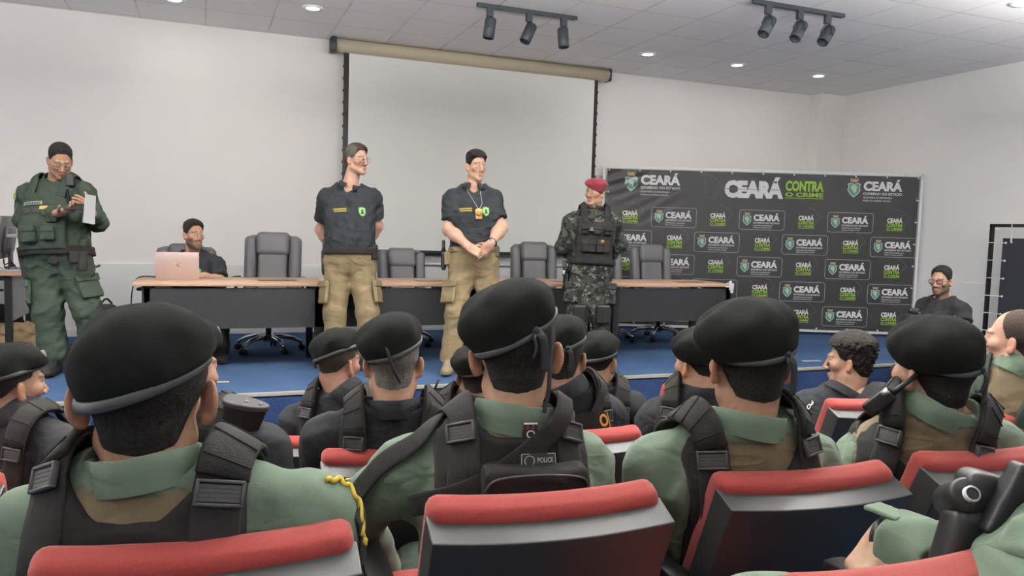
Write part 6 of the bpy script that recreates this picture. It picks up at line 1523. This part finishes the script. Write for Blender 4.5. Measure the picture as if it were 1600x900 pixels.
ribbon('sling', m6.torso, [m6.tl(.62, -.12, -.18), m6.tl(.80, -.02, -.17), m6.tl(.94, .07, -.11), m6.tl(1.02, .09, -.02)], .05, .005, .044, M_webb, m6.root, m6.org)
m7 = officer('officer in a tilted black beret with a shaved nape, right of the middle officer', (934, 568, -40, -2, 3, .95), 3.4, (866, 634, 3.42), (986, 630, 3.4), -20, (.44, .27, .17), 'black', FC, hairkw=dict(t=.002, fade=.06, hl=HLs), beretkw=dict(puff=.84, sl=.24, droop=16, tails=0, lift=-.012), neckpx=(928, 604, 3.42), seed=17, seat='red auditorium seat beneath the officer with the shaved nape', scalp=.35)
black_gear(m7, bk=.90)
m8 = officer('officer in black beret and black shirt whose left ear shows, facing left', (1092, 574, 6, 0, 0, .97), 2.95, (1030, 644, 3.02), (1166, 636, 2.92), -6, (.44, .26, .175), 'black', FB, hairkw=dict(t=.004, fade=.05, hl=HLs), beretkw=dict(puff=.86, sl=.10, droop=8, tails=0, lift=0.), neckpx=(1098, 612, 2.98), seed=18, seat='red auditorium seat beneath the officer whose left ear shows', scalp=.5)
black_gear(m8)
m9 = officer('bareheaded man with dark curly hair and a black jacket, in profile', (1328, 568, 34, -4, 0, .91), 3.4, (1268, 628, 3.5), (1378, 618, 3.3), 6, (.40, .24, .165), 'black', FB, hairkw=dict(t=.016, top=.022, fade=.03, curly=.006, front=.016), neckpx=(1324, 612, 3.4), seed=19, stub=.2, collarkw=dict(r=.084, hgt=.014), nz=.06, armk=1.2)
sl_ = m9.torso+m9.arm['L']; c = project(sl_, [lerp(m9.J['shL'], m9.J['elL'], .25)-m9.lat*.05-m9.fwd*.09], .02)[0][0]
D = Decal(sl_, P(1246, 634, 3.40), nrm(-CR*.72-CU*.70), nrm(-CU*.72+CR*.70), .022); D.c = project(sl_, [P(1263, 622, 3.38)], .02)[0][0]
put_text(D.mb, 'POLICIA', 0, -.014, .125, .028, .03, 0, D.fn); D.build('white_lettering', mat('white_print', (.7, .7, .7)), m9.root)
b = MB(); b.tube([m9.hd.w(math.sin(a)*.086, .02, .035+math.cos(a)*.115)-m9.org for a in np.linspace(-1.2, 1.2, 18)], .004, 6); b.build('raised_glasses', mat('clear_frame', (.25, .22, .2), rough=.3), m9.root)
m10 = officer('balding bareheaded man in green uniform in profile at the right edge', (1584, 537, 22, 2, 0, 1.0), 3.1, (1530, 606, 3.18), (1646, 598, 3.0), 2, (.52, .31, .23), 'green', FB, hairkw=dict(t=.004, fade=.05, hl=([0, 30, 52, 66, 80, 95, 115, 140, 180], [.132, .125, .105, .06, .02, .012, -.020, -.055, -.064])), hairc='brown', neckpx=(1586, 576, 3.1), seed=20, scalp=.5, stub=.1, collarkw=dict(hgt=.05, r=.078))
for s in (-1, 1): shoulder_strap(m10, m10.root, m10.org, s*.10, .02, .5, .6, .05, .84, M_gvest, buck=False, flap=False)
vest(m10, m10.root, m10.org, M_gvest, .024, .70, .72, .15, .2, 1.0)

# ---- rifle held muzzle down by the half-hidden officer
c = P(385, 627, 1.88); up = nrm(np.array([0, -.45, 1.0])); sd = nrm(CR*.97-CU*.22+CF*.1); up = nrm(up-sd*np.dot(up, sd)); th = np.cross(up, sd)
e = empty('rifle', tuple(c), 0, 'black rifle butt pointing up beside the half-hidden officer at left', 'rifle'); M = frameM((0, 0, 0), z=up, x=sd)
out = [(.056*math.copysign(abs(math.cos(a))**.75, math.cos(a)), (.021+.006*(-math.cos(a)))*math.copysign(abs(math.sin(a))**.75, math.sin(a))) for a in np.linspace(0, 2*PI, 28)[:-1]]
b = MB(); b.prism(out, -.014, 0, 0, M); o = b.build('butt_pad', mat('grey_rubber', (.055, .056, .058), rough=.65, bump=.3, bscale=200), e)
bv = o.modifiers.new('bevel', 'BEVEL'); bv.width = .004; bv.segments = 3; bv.limit_method = 'ANGLE'; bv.angle_limit = .9
b = MB()
for x in (.0, .034): b = MB(); b.lathe([(0, .0008), (.0045, .0008), (.006, .0002)], 14, M=M @ Matrix.Translation((x, 0, 0))); b.build('screw_hole', M_black, o)
b = MB()
v0 = [(x*.94, y*.9) for x, y in out]; v1 = [(x*.55-.02, y*.75) for x, y in out]; n = len(v0)
b.add([(x, y, -.012) for x, y in v0]+[(x, y, -.20) for x, y in v1], [(i, (i+1) % n, n+(i+1) % n, n+i)[::-1] for i in range(n)]+[tuple(range(n, 2*n))], 0, M, True); b.build('stock', M_black, e)
b = MB(); b.box((-.055, -.02, -.42), (.03, .02, -.19), M=M, r=.01); b.box((.03, -.016, -.33), (.11, .016, -.27), M=M, r=.01); b.build('receiver', M_dark, e)
b = MB(); b.cyl((-.02, 0, -.42), (-.02, 0, -.80), .010, M=M); b.cyl((-.02, 0, -.42), (-.02, 0, -.62), .022, M=M); b.build('barrel', M_dark, e)

# ---- man with a camera by the banner (F)
root, org, bd, hd = seated('seated bearded man in glasses and black t-shirt in front of the banner edge, at right', (1470, 441, 106, -4, 0, .97), 6.8, (1501, 480, 6.65), (1447, 473, 6.95), 112, 1.0, 1.12, .05, 1.2, .02, 0., el=dict(L=(1506, 512, 6.55), R=(1440, 512, 6.9)), wr=dict(L=(1462, 512, 6.45), R=(1434, 506, 6.7)))
z = np.array([0, 0, 1.0]); hands = finish_hands(bd, dict(R=dict(d=bd.F+z*.2, palm=-bd.lat, side=1, curl=.6), L=dict(d=bd.F+z*.15, palm=bd.lat, side=-1, curl=.6)))
skin_body('body', bd, hd, root, org, hands, skin_cols(hd, (.46, .27, .19), HAIRC['black'], HL, beard=.75, scalp=.85)); hair(hd, root, org, HAIRC['black'], HL, .009, .010, .03, 8); eyes(hd, root, org)
glasses(hd, root, org, M_black, .0028, .025, .018)
o, pr_ = shirt(bd, root, org, M_blk, .012, 'short', 91, None, .1, .004, .008, 1.1)
D = Decal(pr_, project(pr_, [P(1474, 484, 6.5)], .018)[0][0], nrm(np.cross(z, -CF))*-1 if False else CR, CU, .020); D.rect(-.04, -.005, .02, .012, 0, 3); D.rect(-.035, -.018, .015, -.010, 0, 3); D.build('shirt_print', mat('grey_print', (.2, .2, .2)), root)
trousers(bd, root, org, M_blk, .008, 92, 1.0, .004, .011); boots(bd, root, org, M_boot, M_sole, .01)
c = P(1427, 499, 6.45); e = empty('video_camera', tuple(c), 0, 'black camera held by the bearded man near the banner', 'camera'); R = axes(z, bd.F); o0 = np.array(c)
box_part('camera_body', e, o0, c, (.06, .035, .045), R, M_black, .01, .005); b = MB(); b.cyl(bd.F*.03, bd.F*.11, .032, .036); b.build('lens', M_black, e)
b = MB(); b.box((-.04, -.012, 0), (.04, .012, .05), M=frameM(z*.045, z=z, y=bd.F), r=.008); b.ball(z*.075+R[0]*.02, .012, mi=1); b.build('top_microphone', [M_black, M_white2], e)
hm = (bd.J['hipL']+bd.J['hipR'])/2; zs = hm[2]-.12; b = MB(); e = empty('stool', (hm[0], hm[1], 0), 0, 'black stool under the bearded man with the camera', 'stool')
b.lathe([(0, zs-.05), (.19, zs-.05), (.2, zs-.03), (.19, zs), (0, zs)], 24); b.build('seat', M_black, e)
for k in range(4):
    a = k*PI/2+.7; b = MB(); b.cyl((.13*math.cos(a), .13*math.sin(a), zs-.05), (.18*math.cos(a), .18*math.sin(a), 0), .014); b.build('leg', M_tleg, e)
